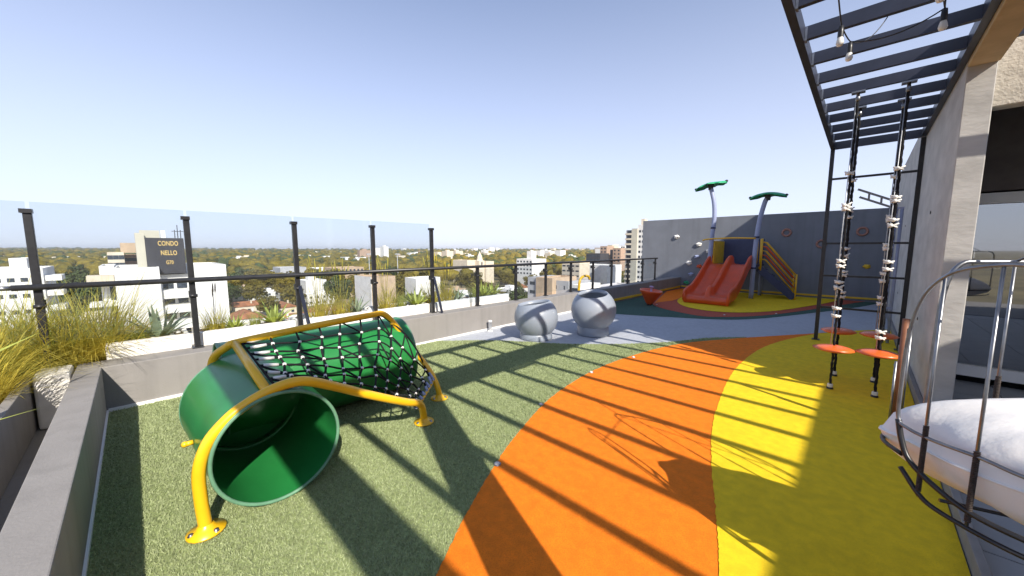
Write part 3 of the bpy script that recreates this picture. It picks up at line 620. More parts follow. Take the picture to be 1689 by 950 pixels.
for j in range(0, NB):
    p = G[0][j]; q = p.lerp(G[1][j], .75); build(MB().tube([p.lerp(G[1][j], .15), q], .012, 8), 'end_sleeve', M['knob'], net)
    p = G[NA-1][j]; build(MB().tube([p, p.lerp(G[NA-2][j], .5)], .014, 8).tube([p+Vector((.025, -.025, .02)), p+Vector((-.025, .025, -.02))], .009, 6), 'end_sleeve', M['bluepost'], net)
build(MB().tube([B[-1], A[-1]], .012, 8), 'rung', M['pipe'], tn)
for i in range(1, NA-1, 2):
    for P in (A, B): build(MB().ball(P[i], .022, 8), 'net_eye', M['pipe'], net)

# ---------------------------------------------------------------- pod seats
def pod(c, Rr, zc, az, tilt, hi, label):
    t = thing('pod_seat', label, 'seat', (c[0], c[1], 0), 'grey pod seats')
    n = Vector((math.cos(R(az))*math.sin(R(tilt)), math.sin(R(az))*math.sin(R(tilt)), math.cos(R(tilt)))); ctr = Vector((c[0], c[1], zc)); dcut = hi
    def dirv(a, th): return Vector((math.sin(th)*math.cos(a), math.sin(th)*math.sin(a), -math.cos(th)))
    def cut(a):
        lo, h_ = .3, 3.1
        for _ in range(30):
            m_ = (lo+h_)/2
            if n.dot(dirv(a, m_)*Rr) < dcut: lo = m_
            else: h_ = m_
        return lo
    NU = 48; C_ = [cut(2*math.pi*i/NU) for i in range(NU)]
    th0 = math.asin(min(.98, .255/Rr))
    mb = MB()
    def outer(u, v):
        i = int(round(u*NU)) % NU; a = 2*math.pi*i/NU; th = th0+(C_[i]-th0)*v; return ctr+dirv(a, th)*Rr
    mb.grid(outer, NU, 18, True, True)
    def rim(u, v):
        i = int(round(u*NU)) % NU; a = 2*math.pi*i/NU; o_ = ctr+dirv(a, C_[i])*Rr; q = ctr+dirv(a, C_[i]-.03)*(Rr-.055); w = math.pi*v
        mid = (o_+q)/2; e = (o_-q)/2; return mid+e*math.cos(w)+n*.02*math.sin(w)
    mb.grid(rim, NU, 7, True, True)
    def inner(u, v):
        i = int(round(u*NU)) % NU; a = 2*math.pi*i/NU; th = (C_[i]-.03)*(1-v)+.02; p = ctr+dirv(a, th)*(Rr-.055)
        return Vector((p.x, p.y, max(p.z, zc-.08+.02*(1-v))))
    mb.grid(inner, NU, 14, True, True)
    build(mb, 'shell', M['pod'], t)
    zb = zc-Rr*math.cos(th0)
    build(MB().lathe([(.001, 0), (.27, 0), (.275, .02), (.268, zb-.01), (.25, zb+.012)], (c[0], c[1], .003), 40), 'foot', M['pod'], t)
    return t
pod((-3.88, 4.62), .365, .355, -140, 8, .245, 'smaller grey pod seat, left of the two')
pod((-3.33, 5.52), .385, .44, -75, 11, .285, 'larger grey pod seat, right of the two')
# ---------------------------------------------------------------- spinner cup
sc_ = thing('spinner_cup', 'red cone shaped spinner seat on the dark turf by the railing', 'spinner', (-4.03, 9.48, 0))
mt = Matrix.Rotation(R(7), 4, 'Y')
build(MB().lathe([(.001, 0), (.06, .005), (.10, .06), (.25, .31), (.285, .36), (.29, .385), (.275, .40), (.24, .37), (.10, .33), (.001, .32)], (-4.03, 9.48, .01), 32, mt), 'cup', M['slide'], sc_)
build(MB().lathe([(.06, .32), (.03, .36), (.025, .46), (.055, .47), (.06, .50), (.001, .515)], (-4.03, 9.48, .01), 16, mt), 'handle', M['purple'], sc_)

# ---------------------------------------------------------------- slide playset
st = thing('slide_tower', 'red double slide tower with leaf topped posts and yellow stair rails', 'slide', (-2.9, 12.4, 0))
X0, X1 = -3.52, -2.36
prof = smooth_path([(0, 12.95, 1.02), (0, 12.62, 1.0), (0, 12.40, .91), (0, 11.75, .54), (0, 11.2, .29), (0, 10.92, .225), (0, 10.62, .21), (0, 10.52, .17)], 5)
cs = [(0, .20), (.012, .235), (.035, .25), (.06, .235), (.075, .18), (.085, .05), (.12, .01), (.30, 0), (.47, .01), (.505, .05), (.52, .17), (.55, .22), (.58, .235)]
cs = cs+[(1.16-a, b) for a, b in reversed(cs[:-1])]
def chute(i, v):
    p = prof[v]; f = v/(len(prof)-1); side = 1.0+.5*math.exp(-((f-.05)/.12)**2)*(1 if i else 1)
    x, h = cs[i]; mid = abs(x-.58) < .12
    if mid: h = h*(1.0 if f < .80 else max(.05, 1-(f-.80)/.07)) + (.06*math.exp(-((f-.74)/.05)**2) if h > .1 else 0) + (.05*math.exp(-((f-.06)/.10)**2) if h > .1 else 0)
    else: h = h*(1+.15*math.exp(-((f-.05)/.10)**2)) if f < .78 else h*(1-.45*(f-.78)/.22)
    d = (prof[min(v+1, len(prof)-1)]-prof[max(v-1, 0)]).normalized(); nrm = Vector((0, -d.z, d.y)); nrm = nrm if nrm.z > 0 else -nrm
    return Vector((X0+x*(X1-X0)/1.16, p.y, p.z))+nrm*h
mb = MB(); nu = len(cs); nv = len(prof)
vs = [chute(i, v) for v in range(nv) for i in range(nu)]
mb.add(vs, [(v*nu+i, v*nu+i+1, (v+1)*nu+i+1, (v+1)*nu+i) for v in range(nv-1) for i in range(nu-1)], True)
sd = build(mb, 'slide_chute', M['slide'], st)
# side skirts and toe
mb = MB()
for e in (0, nu-1):
    vs = []
    for v in range(nv):
        p = chute(e, v); d = prof[v]; q = Vector((p.x+(.012 if e == 0 else -.012), d.y, max(.03, d.z-.10))); vs += [p, q]
    mb.add(vs, [(2*v, 2*v+1, 2*v+3, 2*v+2) for v in range(nv-1)], True)
build(mb, 'side_skirt', M['slide'], sd)
mb = MB(); q = [chute(i, nv-1) for i in range(nu)]
lipf = [q[i] for i in range(nu)]+[Vector((p.x, p.y-.03, .12)) for p in q]+[Vector((p.x*.94-2.94*.06, p.y+.03, .03)) for p in q]
mb.add(lipf, [(r*nu+i, r*nu+i+1, (r+1)*nu+i+1, (r+1)*nu+i) for r in (0, 1) for i in range(nu-1)], True)
mb.box(X0+.15, X1-.15, 10.60, 10.98, .017, .20)
build(mb, 'toe', M['slide'], sd)
lp = smooth_path([(-3.5, 12.68, .017), (-3.5, 12.68, 1.0), (-3.47, 12.68, 1.8), (-3.43, 12.68, 2.4), (-3.46, 12.68, 2.9), (-3.56, 12.68, 3.32), (-3.58, 12.68, 3.42)], 6)
rp = smooth_path([(-2.33, 12.77, .017), (-2.32, 12.77, 1.0), (-2.30, 12.77, 1.7), (-2.25, 12.77, 2.3), (-2.16, 12.77, 2.8), (-2.09, 12.77, 2.98)], 6)
for P, mx in ((lp, 0), (rp, 1)):
    p_ = build(MB().tube(P, .062, 16), 'post', M['bluepost'], st)
    build(MB().tube([P[int(len(P)*.42)], P[int(len(P)*.42)]+Vector((0, 0, .05))], .075, 14).tube([P[6]+Vector((0, 0, -.1)), P[6]+Vector((0, 0, -.05))], .075, 14), 'collar', M['bluepanel'], p_)
def leaf(c, tiltx, curl):
    cap_pts = []
    def fn(u, v):
        u = 2*u-1; v = 2*v-1; w = .26*(1-abs(u)**1.7)**.8+.045; x = u*.43; y = v*w*(1+.25*math.cos(u*9)*abs(v)); z = .11-.10*u*u-.07*v*v+curl*u*.03+.03*max(0, u)**3*curl*3
        return Vector(c)+Vector((x, y, z))+Vector((0, 0, tiltx*x))
    mb = MB(); mb.grid(fn, 25, 13)
    o = build(mb, 'leaf_canopy', M['leafgreen'], st, solid=.03)
    for e in (0, 1):
        p = fn(e, .5); build(MB().ball(p, .045, 10, (1, 1.2, .8)), 'leaf_tip', M['rock'], o)
    build(MB().lathe([(.065, -.10), (.075, .0), (.10, .09)], c, 14), 'leaf_socket', M['rock'], o)
leaf((-3.58, 12.68, 3.42), .06, .75); leaf((-2.09, 12.77, 2.98), .0, 0.)
build(MB().box(-3.45, -2.25, 12.85, 13.95, .96, 1.02), 'platform', M['bluepanel'], st)
build(MB().box(-3.42, -2.28, 13.90, 13.95, 1.021, 1.80), 'back_panel', M['bluepanel'], st)
build(MB().box(-3.44, -3.40, 12.78, 13.89, 1.022, 1.74), 'side_panel', M['trim'], st)
build(MB().tube(smooth_path([(-3.7, 12.55, 1.76), (-3.5, 12.60, 1.80), (-2.9, 12.62, 1.82), (-2.3, 12.68, 1.80)], 4), .022, 10), 'guard_rail', M['pipe'], st)
for x, y in ((-3.4, 13.85), (-2.3, 13.85)): build(MB().tube([(x, y, .017), (x, y, .96)], .05, 12), 'rear_leg', M['bluepost'], st)
# stair going down to the right
a0 = Vector((-2.22, 13.1, 1.0)); a1 = Vector((-1.36, 13.28, .06)); dv = a1-a0; sidev = Vector((-dv.y, dv.x, 0)).normalized()*.62
for s_ in (Vector((0, 0, 0)), sidev):
    build(MB().bar(a0+s_-Vector((0, 0, .12)), a1+s_, .045, .20), 'stringer', M['bluepanel'], st)
for i in range(5):
    p = a0.lerp(a1, (i+.7)/5.2); build(MB().bar(p+sidev*.04, p+sidev*.96, .20, .035), 'tread', M['bluepanel'], st)
for s_, sh in ((Vector((0, 0, 0)), 0), (sidev, .05)):
    top = a0+s_+Vector((.02, 0, 0)); bot = a1+s_+Vector((.02, 0, 0))
    build(MB().tube([top+Vector((0, 0, -.15)), top+Vector((0, 0, .80))], .027, 10).tube([top+Vector((-.11, 0, .05)), top+Vector((-.11, 0, .72))], .02, 8), 'newel', M['pipe'], st)
    build(MB().tube([bot+Vector((0, 0, -.04)), bot+Vector((0, 0, .70))], .024, 10), 'newel', M['pipe'], st)
    for k in range(5):
        z = .20+.13*k; q0 = top+Vector((0, 0, z-.02)); q1 = bot+Vector((0, 0, z-.06))
        build(MB().tube([q0, q0+Vector((.12, .02, -.02)), q1], .014, 8), 'rail_bar', M['slide' if k in (1, 3) else 'pipe'], st)

# small studs set in the floor
studs = [(-1.73, 1.65, .0085, 'white floor stud on the orange edge below the tunnel'), (-2.13, 2.62, .0085, 'white floor stud on the orange edge nearest the tunnel foot'), (-2.27, 3.75, .0085, 'pale floor stud midway along the orange edge'), (-2.18, 4.69, .0085, 'far floor stud on the orange edge before the pods'),
         (-2.16, 9.18, .0085, 'floor stud on the red ring left of the slide stair'), (-1.34, 10.18, .0085, 'floor stud on the red ring below the stair'), (-3.87, 9.6, .0125, 'floor stud beside the red spinner'), (.41, 6.68, .0125, 'floor stud on yellow beside the wall kerb')]
for x, y, z, lb in studs:
    t = thing('floor_stud', lb, 'stud', (x, y, z), 'pale studs set in the floor')
    build(MB().lathe([(.02, 0), (.019, .004), (.013, .010), (.006, .013), (.001, .0135)], (x, y, z), 14), 'dome', M['knob'], t)
    build(MB().lathe([(.028, 0), (.027, .003), (.02, .004)], (x, y, z), 14), 'washer', M['steel'], t)
#CITY

# ---------------------------------------------------------------- the town below
GZ = -30.0
M.update(
 ground=mat('town_ground', (.16, .13, .06), .95, var=.45, scale=.02, detail=8),
 asphalt=mat('asphalt', (.06, .06, .062), .9, var=.2, scale=.3),
 fol1=mat('olive_foliage', (.145, .118, .017), .85, var=.4, scale=.7, trans=.2), fol2=mat('mustard_foliage', (.215, .165, .02), .85, var=.4, scale=.7, trans=.2),
 fol3=mat('dark_foliage', (.06, .082, .024), .85, var=.4, scale=.7, trans=.15), bark=mat('bark', (.09, .07, .05), .9, var=.3),
 twhite=mat('town_white', (.74, .72, .68), .8, var=.10, scale=.4, stain=.1), tcream=mat('town_cream', (.62, .54, .42), .8, var=.12, scale=.4, stain=.12), ttan=mat('town_tan', (.46, .34, .23), .85, var=.15, scale=.5, stain=.15),
 tgrey=mat('town_grey', (.42, .42, .43), .85, var=.12, scale=.4, stain=.15), tbrick=mat('town_brick', (.40, .28, .205), .9, var=.18, scale=.8), troof=mat('town_tile_roof', (.30, .125, .06), .9, var=.3, scale=.6),
 tmetal=mat('town_metal_roof', (.48, .49, .5), .5, var=.12, scale=.5), tdark=mat('town_dark', (.05, .05, .058), .6, var=.2, scale=.6), twin=mat('town_window', (.045, .055, .07), .2, var=.3, scale=1), sign=mat('sign_face', (.03, .03, .038), .6, var=.08, scale=.5), tbalc=mat('town_beige_tower', (.50, .47, .38), .8, var=.08, scale=.3))
mb = MB(); n = 64
mb.add([(0, 0, GZ)]+[(9000*math.cos(2*math.pi*k/n), 9000*math.sin(2*math.pi*k/n), GZ) for k in range(n)], [(0, k+1, (k+1) % n+1) for k in range(n)])
build(mb, 'ground', M['ground'], kind='structure')
for nm, x0, x1, y0, y1 in [('road', -46, -37, -300, 1200), ('road', -150, -142, -300, 1500), ('road', -900, -46.1, 40, 48), ('road', -900, -46.1, 150, 158)]:
    build(MB().add([(x0, y0, GZ+.03), (x1, y0, GZ+.03), (x1, y1, GZ+.03), (x0, y1, GZ+.03)], [(0, 1, 2, 3)]) if x0 > -200 else MB().add([(x0, y0, GZ+.06), (x1, y0, GZ+.06), (x1, y1, GZ+.06), (x0, y1, GZ+.06)], [(0, 1, 2, 3)]), nm, M['asphalt'], kind='structure')
OCC = []
def free(x, y, r): return all((x-a)**2+(y-b)**2 > (r+c)**2 for a, b, c in OCC)
WINS = {}
def win_mesh(w, h, axis):
    key = (w, h, axis)
    if key not in WINS:
        WINS[key] = (MB().box(-.06, .05, -w/2, w/2, -h/2, h/2) if axis == 'x' else MB().box(-w/2, w/2, -.05, .06, -h/2, h/2)).mesh('window', M['twin'])
    return WINS[key]
def block(parent, x0, x1, y0, y1, z1, m, z0=GZ, name='wall', par=.7, label=None):
    """walls with a parapet rim round a sunk flat roof"""
    mb = MB(); t = .3
    mb.box(x0, x1, y0, y1, z0, z1-par)
    o = build(mb, name, m, parent, label=label)
    rim = MB()
    rim.box(x0, x1, y0, y0+t, z1-par, z1).box(x0, x1, y1-t, y1, z1-par, z1).box(x0, x0+t, y0+t, y1-t, z1-par, z1).box(x1-t, x1, y0+t, y1-t, z1-par, z1)
    build(rim, 'roof_rim', m, o); return o
def wins_x(parent, X, ys, zs, w, h):
    me = win_mesh(w, h, 'x')
    for z in zs:
        for y in ys: piece(me, 'window', parent, (X, y, z))
def wins_y(parent, Y, xs, zs, w, h):
    me = win_mesh(w, h, 'y')
    for z in zs:
        for x in xs: piece(me, 'window', parent, (x, Y, z))
def ZP(y, X, px=300): return plane_x(px, y, X)[2]
def text_part(s, size, loc, rot, m, parent, ext, bold=0.):
    c = bpy.data.curves.new('letters', 'FONT'); c.body = s; c.size = size; c.extrude = ext; c.align_x = 'CENTER'; c.offset = bold; c.space_character = 1.08
    o = bpy.data.objects.new('tmp', c); COL.objects.link(o); dg = bpy.context.evaluated_depsgraph_get()
    me = bpy.data.meshes.new_from_object(o.evaluated_get(dg)); bpy.data.objects.remove(o); me.materials.clear(); me.materials.append(m)
    q = bpy.data.objects.new('lettering', me); COL.objects.link(q); q.parent = parent; w = ORG[parent.name]; q.location = (loc[0]-w[0], loc[1]-w[1], loc[2]-w[2]); q.rotation_euler = rot
    return q

# --- white building with the dark sign tower
SX = -100.0
def yz(px, py, X=SX): p = plane_x(px, py, X); return p[1], p[2]
cb = thing('sign_building', 'white apartment building with dark rooftop sign tower lettered in gold', 'building', (SX, 6, GZ)); OCC.append((SX-8, 6, 26))
ya, zt = yz(160, 438); y1, _ = yz(262, 438); y2, _ = yz(316, 438); y3, _ = yz(353, 438); y4, zt2 = yz(373, 436)
block(cb, SX-18, SX, yz(188, 450)[0], y1, yz(225, 441)[1], M['twhite'], label='blank white wing')
block(cb, SX-18, SX-4, ya, yz(188, 450)[0]-.02, yz(175, 440)[1], M['twhite'])
yw = yz(319, 437)[0]
block(cb, SX-18, SX-.6, yw, y4, zt2, M['twhite'], label='blank white right wing')
yr0, yr1 = y1+.02, yw-.02
build(MB().box(SX-17, SX-3.2, yr0, yr1, GZ, yz(330, 452)[1]), 'recessed_wall', M['twhite'], cb)
for k, (pt_, pb_) in enumerate([(478, 492), (503, 516), (529, 543), (556, 572)]):
    build(MB().box(SX-3.19, SX-.9, yr0, yr1, yz(300, pb_)[1], yz(300, pt_)[1]), 'balcony', M['twhite'], cb)
    wins_x(cb, SX-3.15, [yr0+1.2+2.1*i for i in range(int((yr1-yr0-1.5)/2.1)+1)], [yz(300, pt_-7)[1]], 1.6, 1.5)
for k, (pt_, pb_) in enumerate([(455, 470), (500, 507), (537, 544)]):
    build(MB().box(SX-3.9, SX-.3, ya-1.5, yz(187, 450)[0], yz(165, pb_)[1], yz(165, pt_)[1]), 'terrace', M['tcream' if k == 0 else 'twhite'], cb)
for pz in (488, 522, 556): wins_x(cb, SX-3.9, [ya+2, ya+4.5], [yz(165, pz)[1]], 1.8, 2.6)
s0, sz = yz(238, 392, SX-2); s1, sb = yz(308, 450, SX-2)
sg = build(MB().box(SX-8, SX-2, s0, s1, sb, sz), 'sign_tower', M['sign'], cb)
build(MB().box(SX-9.5, SX-8.01, yz(229, 380, SX-9)[0], yz(262, 380, SX-9)[0], zt-2, yz(240, 380, SX-9)[1]).box(SX-8, SX-2.4, s0-1.3, s0-.01, zt-2, yz(240, 385, SX-5)[1]), 'stair_tower', M['tbalc'], cb)
build(MB().box(SX-7, SX-5, yz(268, 392)[0], yz(276, 392)[0], sz+.01, sz+1.6), 'roof_tank', M['twhite'], cb)
for px in (292, 297, 302): build(MB().tube([(SX-5, yz(px, 390)[0], sz), (SX-5, yz(px, 390)[0], sz+1.8+(px == 297))], .07, 6).tube([(SX-5, yz(px, 390)[0]-.5, sz+1.5), (SX-5, yz(px, 390)[0]+.5, sz+1.5)], .06, 6), 'antenna', M['tdark'], cb)
ctr_ = (yz(277, 400, SX-2)[0]); rot = (math.pi/2, 0, math.pi/2)
for tx, py, hpx in (('CONDO', 405, 10.5), ('NELLO', 420.5, 10.5), ('G70', 435.5, 8.5)):
    zc_ = yz(277, py, SX-2)[1]; sz_ = hpx/600*100*.76
    text_part(tx, sz_*.98, (SX-1.98, ctr_, zc_), rot, M['gold'], sg, .04, sz_*.02).scale = (.58, 1.0, 1)
# --- other large buildings: (label, X face or Y face)
def bld_x(name, label, X, px0, px1, py, depth, m, rows=0, cols=0, w=1.4, h=1.4, top_off=2.2, floor=3.2, roof=None, cat='building'):
    a = plane_x(px0, py, X); b = plane_x(px1, py, X); y0, y1 = a[1], b[1]; zt = (a[2]+b[2])/2
    t = thing(name, label, cat, (X-depth/2, (y0+y1)/2, GZ)); OCC.append((X-depth/2, (y0+y1)/2, max(depth, y1-y0)*.62))
    o = block(t, X-depth, X, y0, y1, zt, m)
    if rows:
        wins_x(o, X, [y0+(y1-y0)*(i+.5)/cols for i in range(cols)], [zt-top_off-floor*k for k in range(rows)], w, h)
    return t, y0, y1, zt
def bld_y(name, label, k, px0, px1, py, depth, m, rows=0, cols=0, w=1.4, h=1.4, top_off=2.2, floor=3.2, cat='building'):
    Y = spot((px0+px1)/2, k)[1]; a = plane_y(px0, py, Y); b = plane_y(px1, py, Y); x0, x1 = a[0], b[0]; zt = (a[2]+b[2])/2
    t = thing(name, label, cat, ((x0+x1)/2, Y+depth/2, GZ)); OCC.append(((x0+x1)/2, Y+depth/2, max(depth, x1-x0)*.62))
    o = block(t, x0, x1, Y, Y+depth, zt, m)
    if rows: wins_y(o, Y, [x0+(x1-x0)*(i+.5)/cols for i in range(cols)], [zt-top_off-floor*k for k in range(rows)], w, h)
    return t, x0, x1, Y, zt
t, y0, y1, zt = bld_x('apartment_building', 'plain white apartment block with small windows at the far left', -120, -70, 70, 444, 16, M['twhite'], 6, 6, .9, .8)
block(t, -130, -120.5, plane_x(13, 430, -120)[1], plane_x(43, 430, -120)[1], plane_x(28, 426, -120)[2], M['twhite'], z0=zt, name='roof_house')
for k in range(7): build(MB().box(-126, -120.4, y1+.01, y1+2.3, zt-2.6-3.1*k, zt-1.5-3.1*k), 'balcony', M['twhite'], t)
t, y0, y1, zt = bld_x('apartment_building', 'pinkish tan block with flat tower behind the sign building', -230, 176, 204, 416, 14, M['tcream'], 4, 3, 1.6, 1.8)
block(t, -243, -232, y0+4, y0+9, zt+4, M['ttan'], z0=zt-.3, name='roof_house')
bld_x('apartment_building', 'low brick building beside the pinkish tan block', -240, 205, 232, 420, 14, M['tbrick'], 2, 4)
t, y0, y1, zt = bld_x('apartment_building', 'tan apartment block with windowed white side behind the fourth post', -150, 612, 652, 456, 16, M['ttan'], 0, 0)
wins_y(t, y0, [-163, -159, -155, -152], [zt-2.5-3.1*k for k in range(5)], 1.1, 1.3)
build(MB().box(-166.2, -149.9, y0-.25, y0-.01, GZ, zt+.02), 'white_side', M['twhite'], t)
bld_x('warehouse', 'long low warehouse with grey roof behind the third post', -330, 462, 505, 441, 22, M['tgrey'])
bld_x('warehouse', 'long white low warehouse right of the third post', -340, 520, 548, 442, 18, M['twhite'])
bld_x('warehouse', 'long tan low building left of the fourth post', -310, 548, 600, 441, 20, M['ttan'], 1, 8, 1.6, 1.4)
bld_x('warehouse', 'white shed below the trees left of the last tall post', -150, 686, 726, 458, 10, M['twhite'])
# church with spire
t = thing('church', 'pale church with pointed bell tower above the handrail', 'church', (*spot(791, 330)[:2], GZ)); cx_, cy_ = spot(791, 330)[:2]; OCC.append((cx_-8, cy_, 30))
zs = spot(791, 330, 414)[2]; zr = spot(791, 330, 430)[2]
build(MB().box(cx_-3, cx_+3, cy_-3, cy_+3, GZ, zr), 'tower', M['tcream'], t)
build(MB().lathe([(3.4, 0), (2.6, 1.2), (2.2, 4), (.9, (zs-zr)*.75), (.05, zs-zr)], (cx_, cy_, zr+.01), 8, smooth=False), 'spire', M['tcream'], t)
block(t, cx_-24, cx_-3.1, cy_-12, cy_-1, spot(770, 330, 429)[2], M['tcream'], name='nave'); block(t, cx_-10, cx_+5, cy_+3.1, cy_+13, spot(770, 330, 431)[2], M['tcream'], name='hall_wall')
wins_x(t, cx_+3, [cy_], [zr-2.5], 1.4, 2.6)
t, x0, x1, Y, zt = bld_y('apartment_building', 'stepped white building with stair tower right of the church', 300, 852, 878, 427, 18, M['twhite'], 4, 5, 1.8, 1.4)
block(t, x0+9, x0+14, Y+3, Y+9, zt+6.5, M['twhite'], z0=zt-.5, name='stair_tower')
t, x0, x1, Y, zt = bld_y('apartment_building', 'tan blank walled building behind the low railing', 120, 884, 911, 458, 14, M['ttan'])
build(MB().box(x0-4.2, x0-.02, Y+.6, Y+14, GZ, zt-.2), 'white_wing', M['tgrey'], t); wins_y(t, Y+.6, [x0-2.1], [zt-2.2, zt-5.2, zt-8.4], 2.2, 1.1)
bld_y('apartment_building', 'grey white flat building between two low railing posts', 118, 911, 938, 463, 13, M['tgrey'], 1, 2, .4, 1.2)
bld_y('apartment_building', 'small white house frontage with many windows left of the yellow pipe', 112, 943, 957, 470, 12, M['twhite'], 5, 3, 1.0, 1.2, 1.6, 2.9)
bld_y('warehouse', 'wide white windowless hall under the brick towers', 250, 957, 1002, 437, 20, M['twhite'])
bld_y('warehouse', 'white low roofed hall in front of the tall tower', 140, 966, 1050, 476, 26, M['tgrey'])
bld_y('apartment_building', 'cream slab building with balconies behind the low railing', 235, 927, 956, 433, 12, M['tcream'], 5, 4, 2.4, 1.0)
bld_y('apartment_building', 'dark banded office block left of the brick towers', 330, 967, 990, 418, 16, M['tdark'], 5, 4, 3.0, .9)
t, x0, x1, Y, zt = bld_y('apartment_building', 'left tan brick tower near the end of the railing', 345, 990, 1001, 406, 14, M['tbrick'], 7, 2, 1.6, 1.4)
bld_y('apartment_building', 'cream tower between the two tan brick towers', 380, 1002, 1010, 404, 14, M['tcream'], 9, 2, 1.6, 1.4)
t, x0, x1, Y, zt = bld_y('apartment_building', 'right tan brick tower with dark side near the tall tower', 330, 1011, 1024, 409, 12, M['tbrick'], 6, 2, 1.6, 1.4)
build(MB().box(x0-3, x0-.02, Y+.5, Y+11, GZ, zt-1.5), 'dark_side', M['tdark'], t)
bld_y('apartment_building', 'pale slab block directly left of the tall tower', 420, 1024, 1031, 405, 14, M['twhite'], 9, 2, 1.6, 1.3)
# tall tower
Yt = spot(1045, 210)[1]; px_ = lambda p: plane_y(p, 420, Yt)[0]; ztw = spot(1045, 210, 377)[2]
t = thing('tower_block', 'tall beige apartment tower at the end of the grey wall', 'building', (px_(1045), Yt+8, GZ)); OCC.append((px_(1045), Yt+10, 20))
xa, xb_, xc, xd = px_(1030), px_(1040.5), px_(1050), px_(1062)
build(MB().box(xa, xb_, Yt+1.2, Yt+18, GZ, ztw-.8), 'balcony_bay', M['tgrey'], t); build(MB().box(xb_+.01, xc, Yt, Yt+18, GZ, ztw), 'blank_wall', M['tbalc'], t); build(MB().box(xc+.01, xd, Yt+.8, Yt+18, GZ, ztw+2.0), 'window_bay', M['twhite'], t)
build(MB().box(xc+.2, xc+2.2, Yt+4, Yt+8, ztw+2.0, ztw+5.5), 'lift_house', M['tcream'], t)
nst = int((ztw-GZ)/2.9)
slab_ = MB().box(0, xb_-xa, 0, 1.2, 0, 1.0).mesh('balcony', M['tcream']); 
for k in range(nst):
    z = ztw-2.6-2.9*k
    piece(slab_, 'balcony', t, (xa, Yt, z-1.0))
    piece(win_mesh(2.6, 1.7, 'y'), 'window', t, ((xa+xb_)/2, Yt+1.2, z+.9))
    for fx in (.28, .72): piece(win_mesh(1.2, 1.3, 'y'), 'window', t, (xc+(xd-xc)*fx, Yt+.8, z+.9))
# yellow hooked vent pipe beyond the railing
yp = thing('yellow_pipe', 'yellow hooked pipe standing beyond the low railing behind the larger pod', 'pipe', (-5.5, 8.35, 0))
build(MB().tube(smooth_path([(-5.5, 8.35, .15), (-5.5, 8.35, .45), (-5.5, 8.38, .62), (-5.5, 8.48, .72), (-5.5, 8.66, .75), (-5.5, 8.82, .72), (-5.5, 8.88, .64)], 5), .035, 12), 'pipe', M['pipe'], yp)
build(MB().lathe([(.06, 0), (.06, .02), (.038, .03)], (-5.5, 8.35, .2), 14), 'flange', M['pipe'], yp)

# --- houses
def house_proto(w, d, h, m, roof, nwin):
    t = thing('house', 'house', 'house', (0, 0, 0)); mb = MB()
    if roof == 'flat':
        o = block(t, -w/2, w/2, -d/2, d/2, h, m, z0=0, par=.5)
        build(MB().box(-w*.2, w*.15, -d*.1, d*.25, h-.5, h+1.6), 'roof_house', m, t)
        build(MB().lathe([(.6, 0), (.6, 1.1), (.001, 1.2)], (w*.28, -d*.2, h-.49), 10), 'roof_tank', M['tgrey'], t)
    else:
        build(MB().box(-w/2, w/2, -d/2, d/2, 0, h), 'wall', m, t); e = .4; rh = w*.22
        build(MB().add([(-w/2-e, -d/2-e, h-.1), (w/2+e, -d/2-e, h-.1), (w/2+e, d/2+e, h-.1), (-w/2-e, d/2+e, h-.1), (0, -d/2+(d*.12 if roof == 'hip' else -e), h+rh), (0, d/2-(d*.12 if roof == 'hip' else -e), h+rh)], [(0, 1, 4), (2, 3, 5), (1, 2, 5, 4), (3, 0, 4, 5), (0, 3, 2, 1)]), 'roof', M['troof' if m != M['tgrey'] else 'tmetal'], t)
        build(MB().box(w*.2, w*.2+.6, d*.1, d*.1+.6, h, h+rh+.5), 'chimney', m, t)
    for i in range(nwin):
        y = -d/2+d*(i+.5)/nwin
        for z in ([1.6] if h < 5 else [1.6, 4.6]):
            piece(win_mesh(1.2, 1.2, 'x'), 'window', t, (w/2, y, z)); 
            if i < 2: piece(win_mesh(1.2, 1.2, 'y'), 'window', t, (-w/4+i*w/2, -d/2, z))
    return t
HP = [(house_proto(10, 14, 6.2, M['twhite'], 'flat', 4), 'white flat-roofed house'), (house_proto(9, 11, 3.6, M['tcream'], 'gable', 3), 'cream gabled house'), (house_proto(12, 16, 6.6, M['tcream'], 'flat', 4), 'cream flat-roofed house'),
      (house_proto(11, 15, 3.4, M['twhite'], 'hip', 3), 'brown hip roofed house'), (house_proto(14, 22, 5, M['tgrey'], 'gable', 4), 'grey gabled shed'), (house_proto(9, 12, 6.4, M['ttan'], 'flat', 3), 'tan flat-roofed house'), (house_proto(12, 10, 9.6, M['twhite'], 'flat', 3), 'tall white house')]
used = [0]*len(HP)
def region(px):
    for lim, nm in ((50, 'left of the first post'), (310, 'between posts one and two'), (488, 'between posts two and three'), (617, 'between posts three and four'), (715, 'behind the last tall pane'), (900, 'above the low railing near the church'), (2000, 'above the low railing near the tower')):
        if px < lim: return nm
REP = {}
def note(o, px, k, nm): REP.setdefault((nm, dist_word(k), region(px)), []).append((px, o))
def dist_word(k): return 'near' if k < 190 else 'mid-distance' if k < 420 else 'far'
def put_house(px, k, ki, rz, sc=1.):
    x, y = spot(px, k)[:2]; pr, nm = HP[ki]; r = 8.5*sc
    if not free(x, y, r): return False
    OCC.append((x, y, r))
    if used[ki] == 0: pr.location = (x, y, GZ); pr.rotation_euler.z = rz; pr.scale = (sc,)*3; pr['group'] = 'houses of the town below'; o = pr
    else: o = dup(pr, (x, y, GZ), rz, (sc,)*3, None, 'houses of the town below')
    note(o, px, k, nm)
    used[ki] += 1; return True
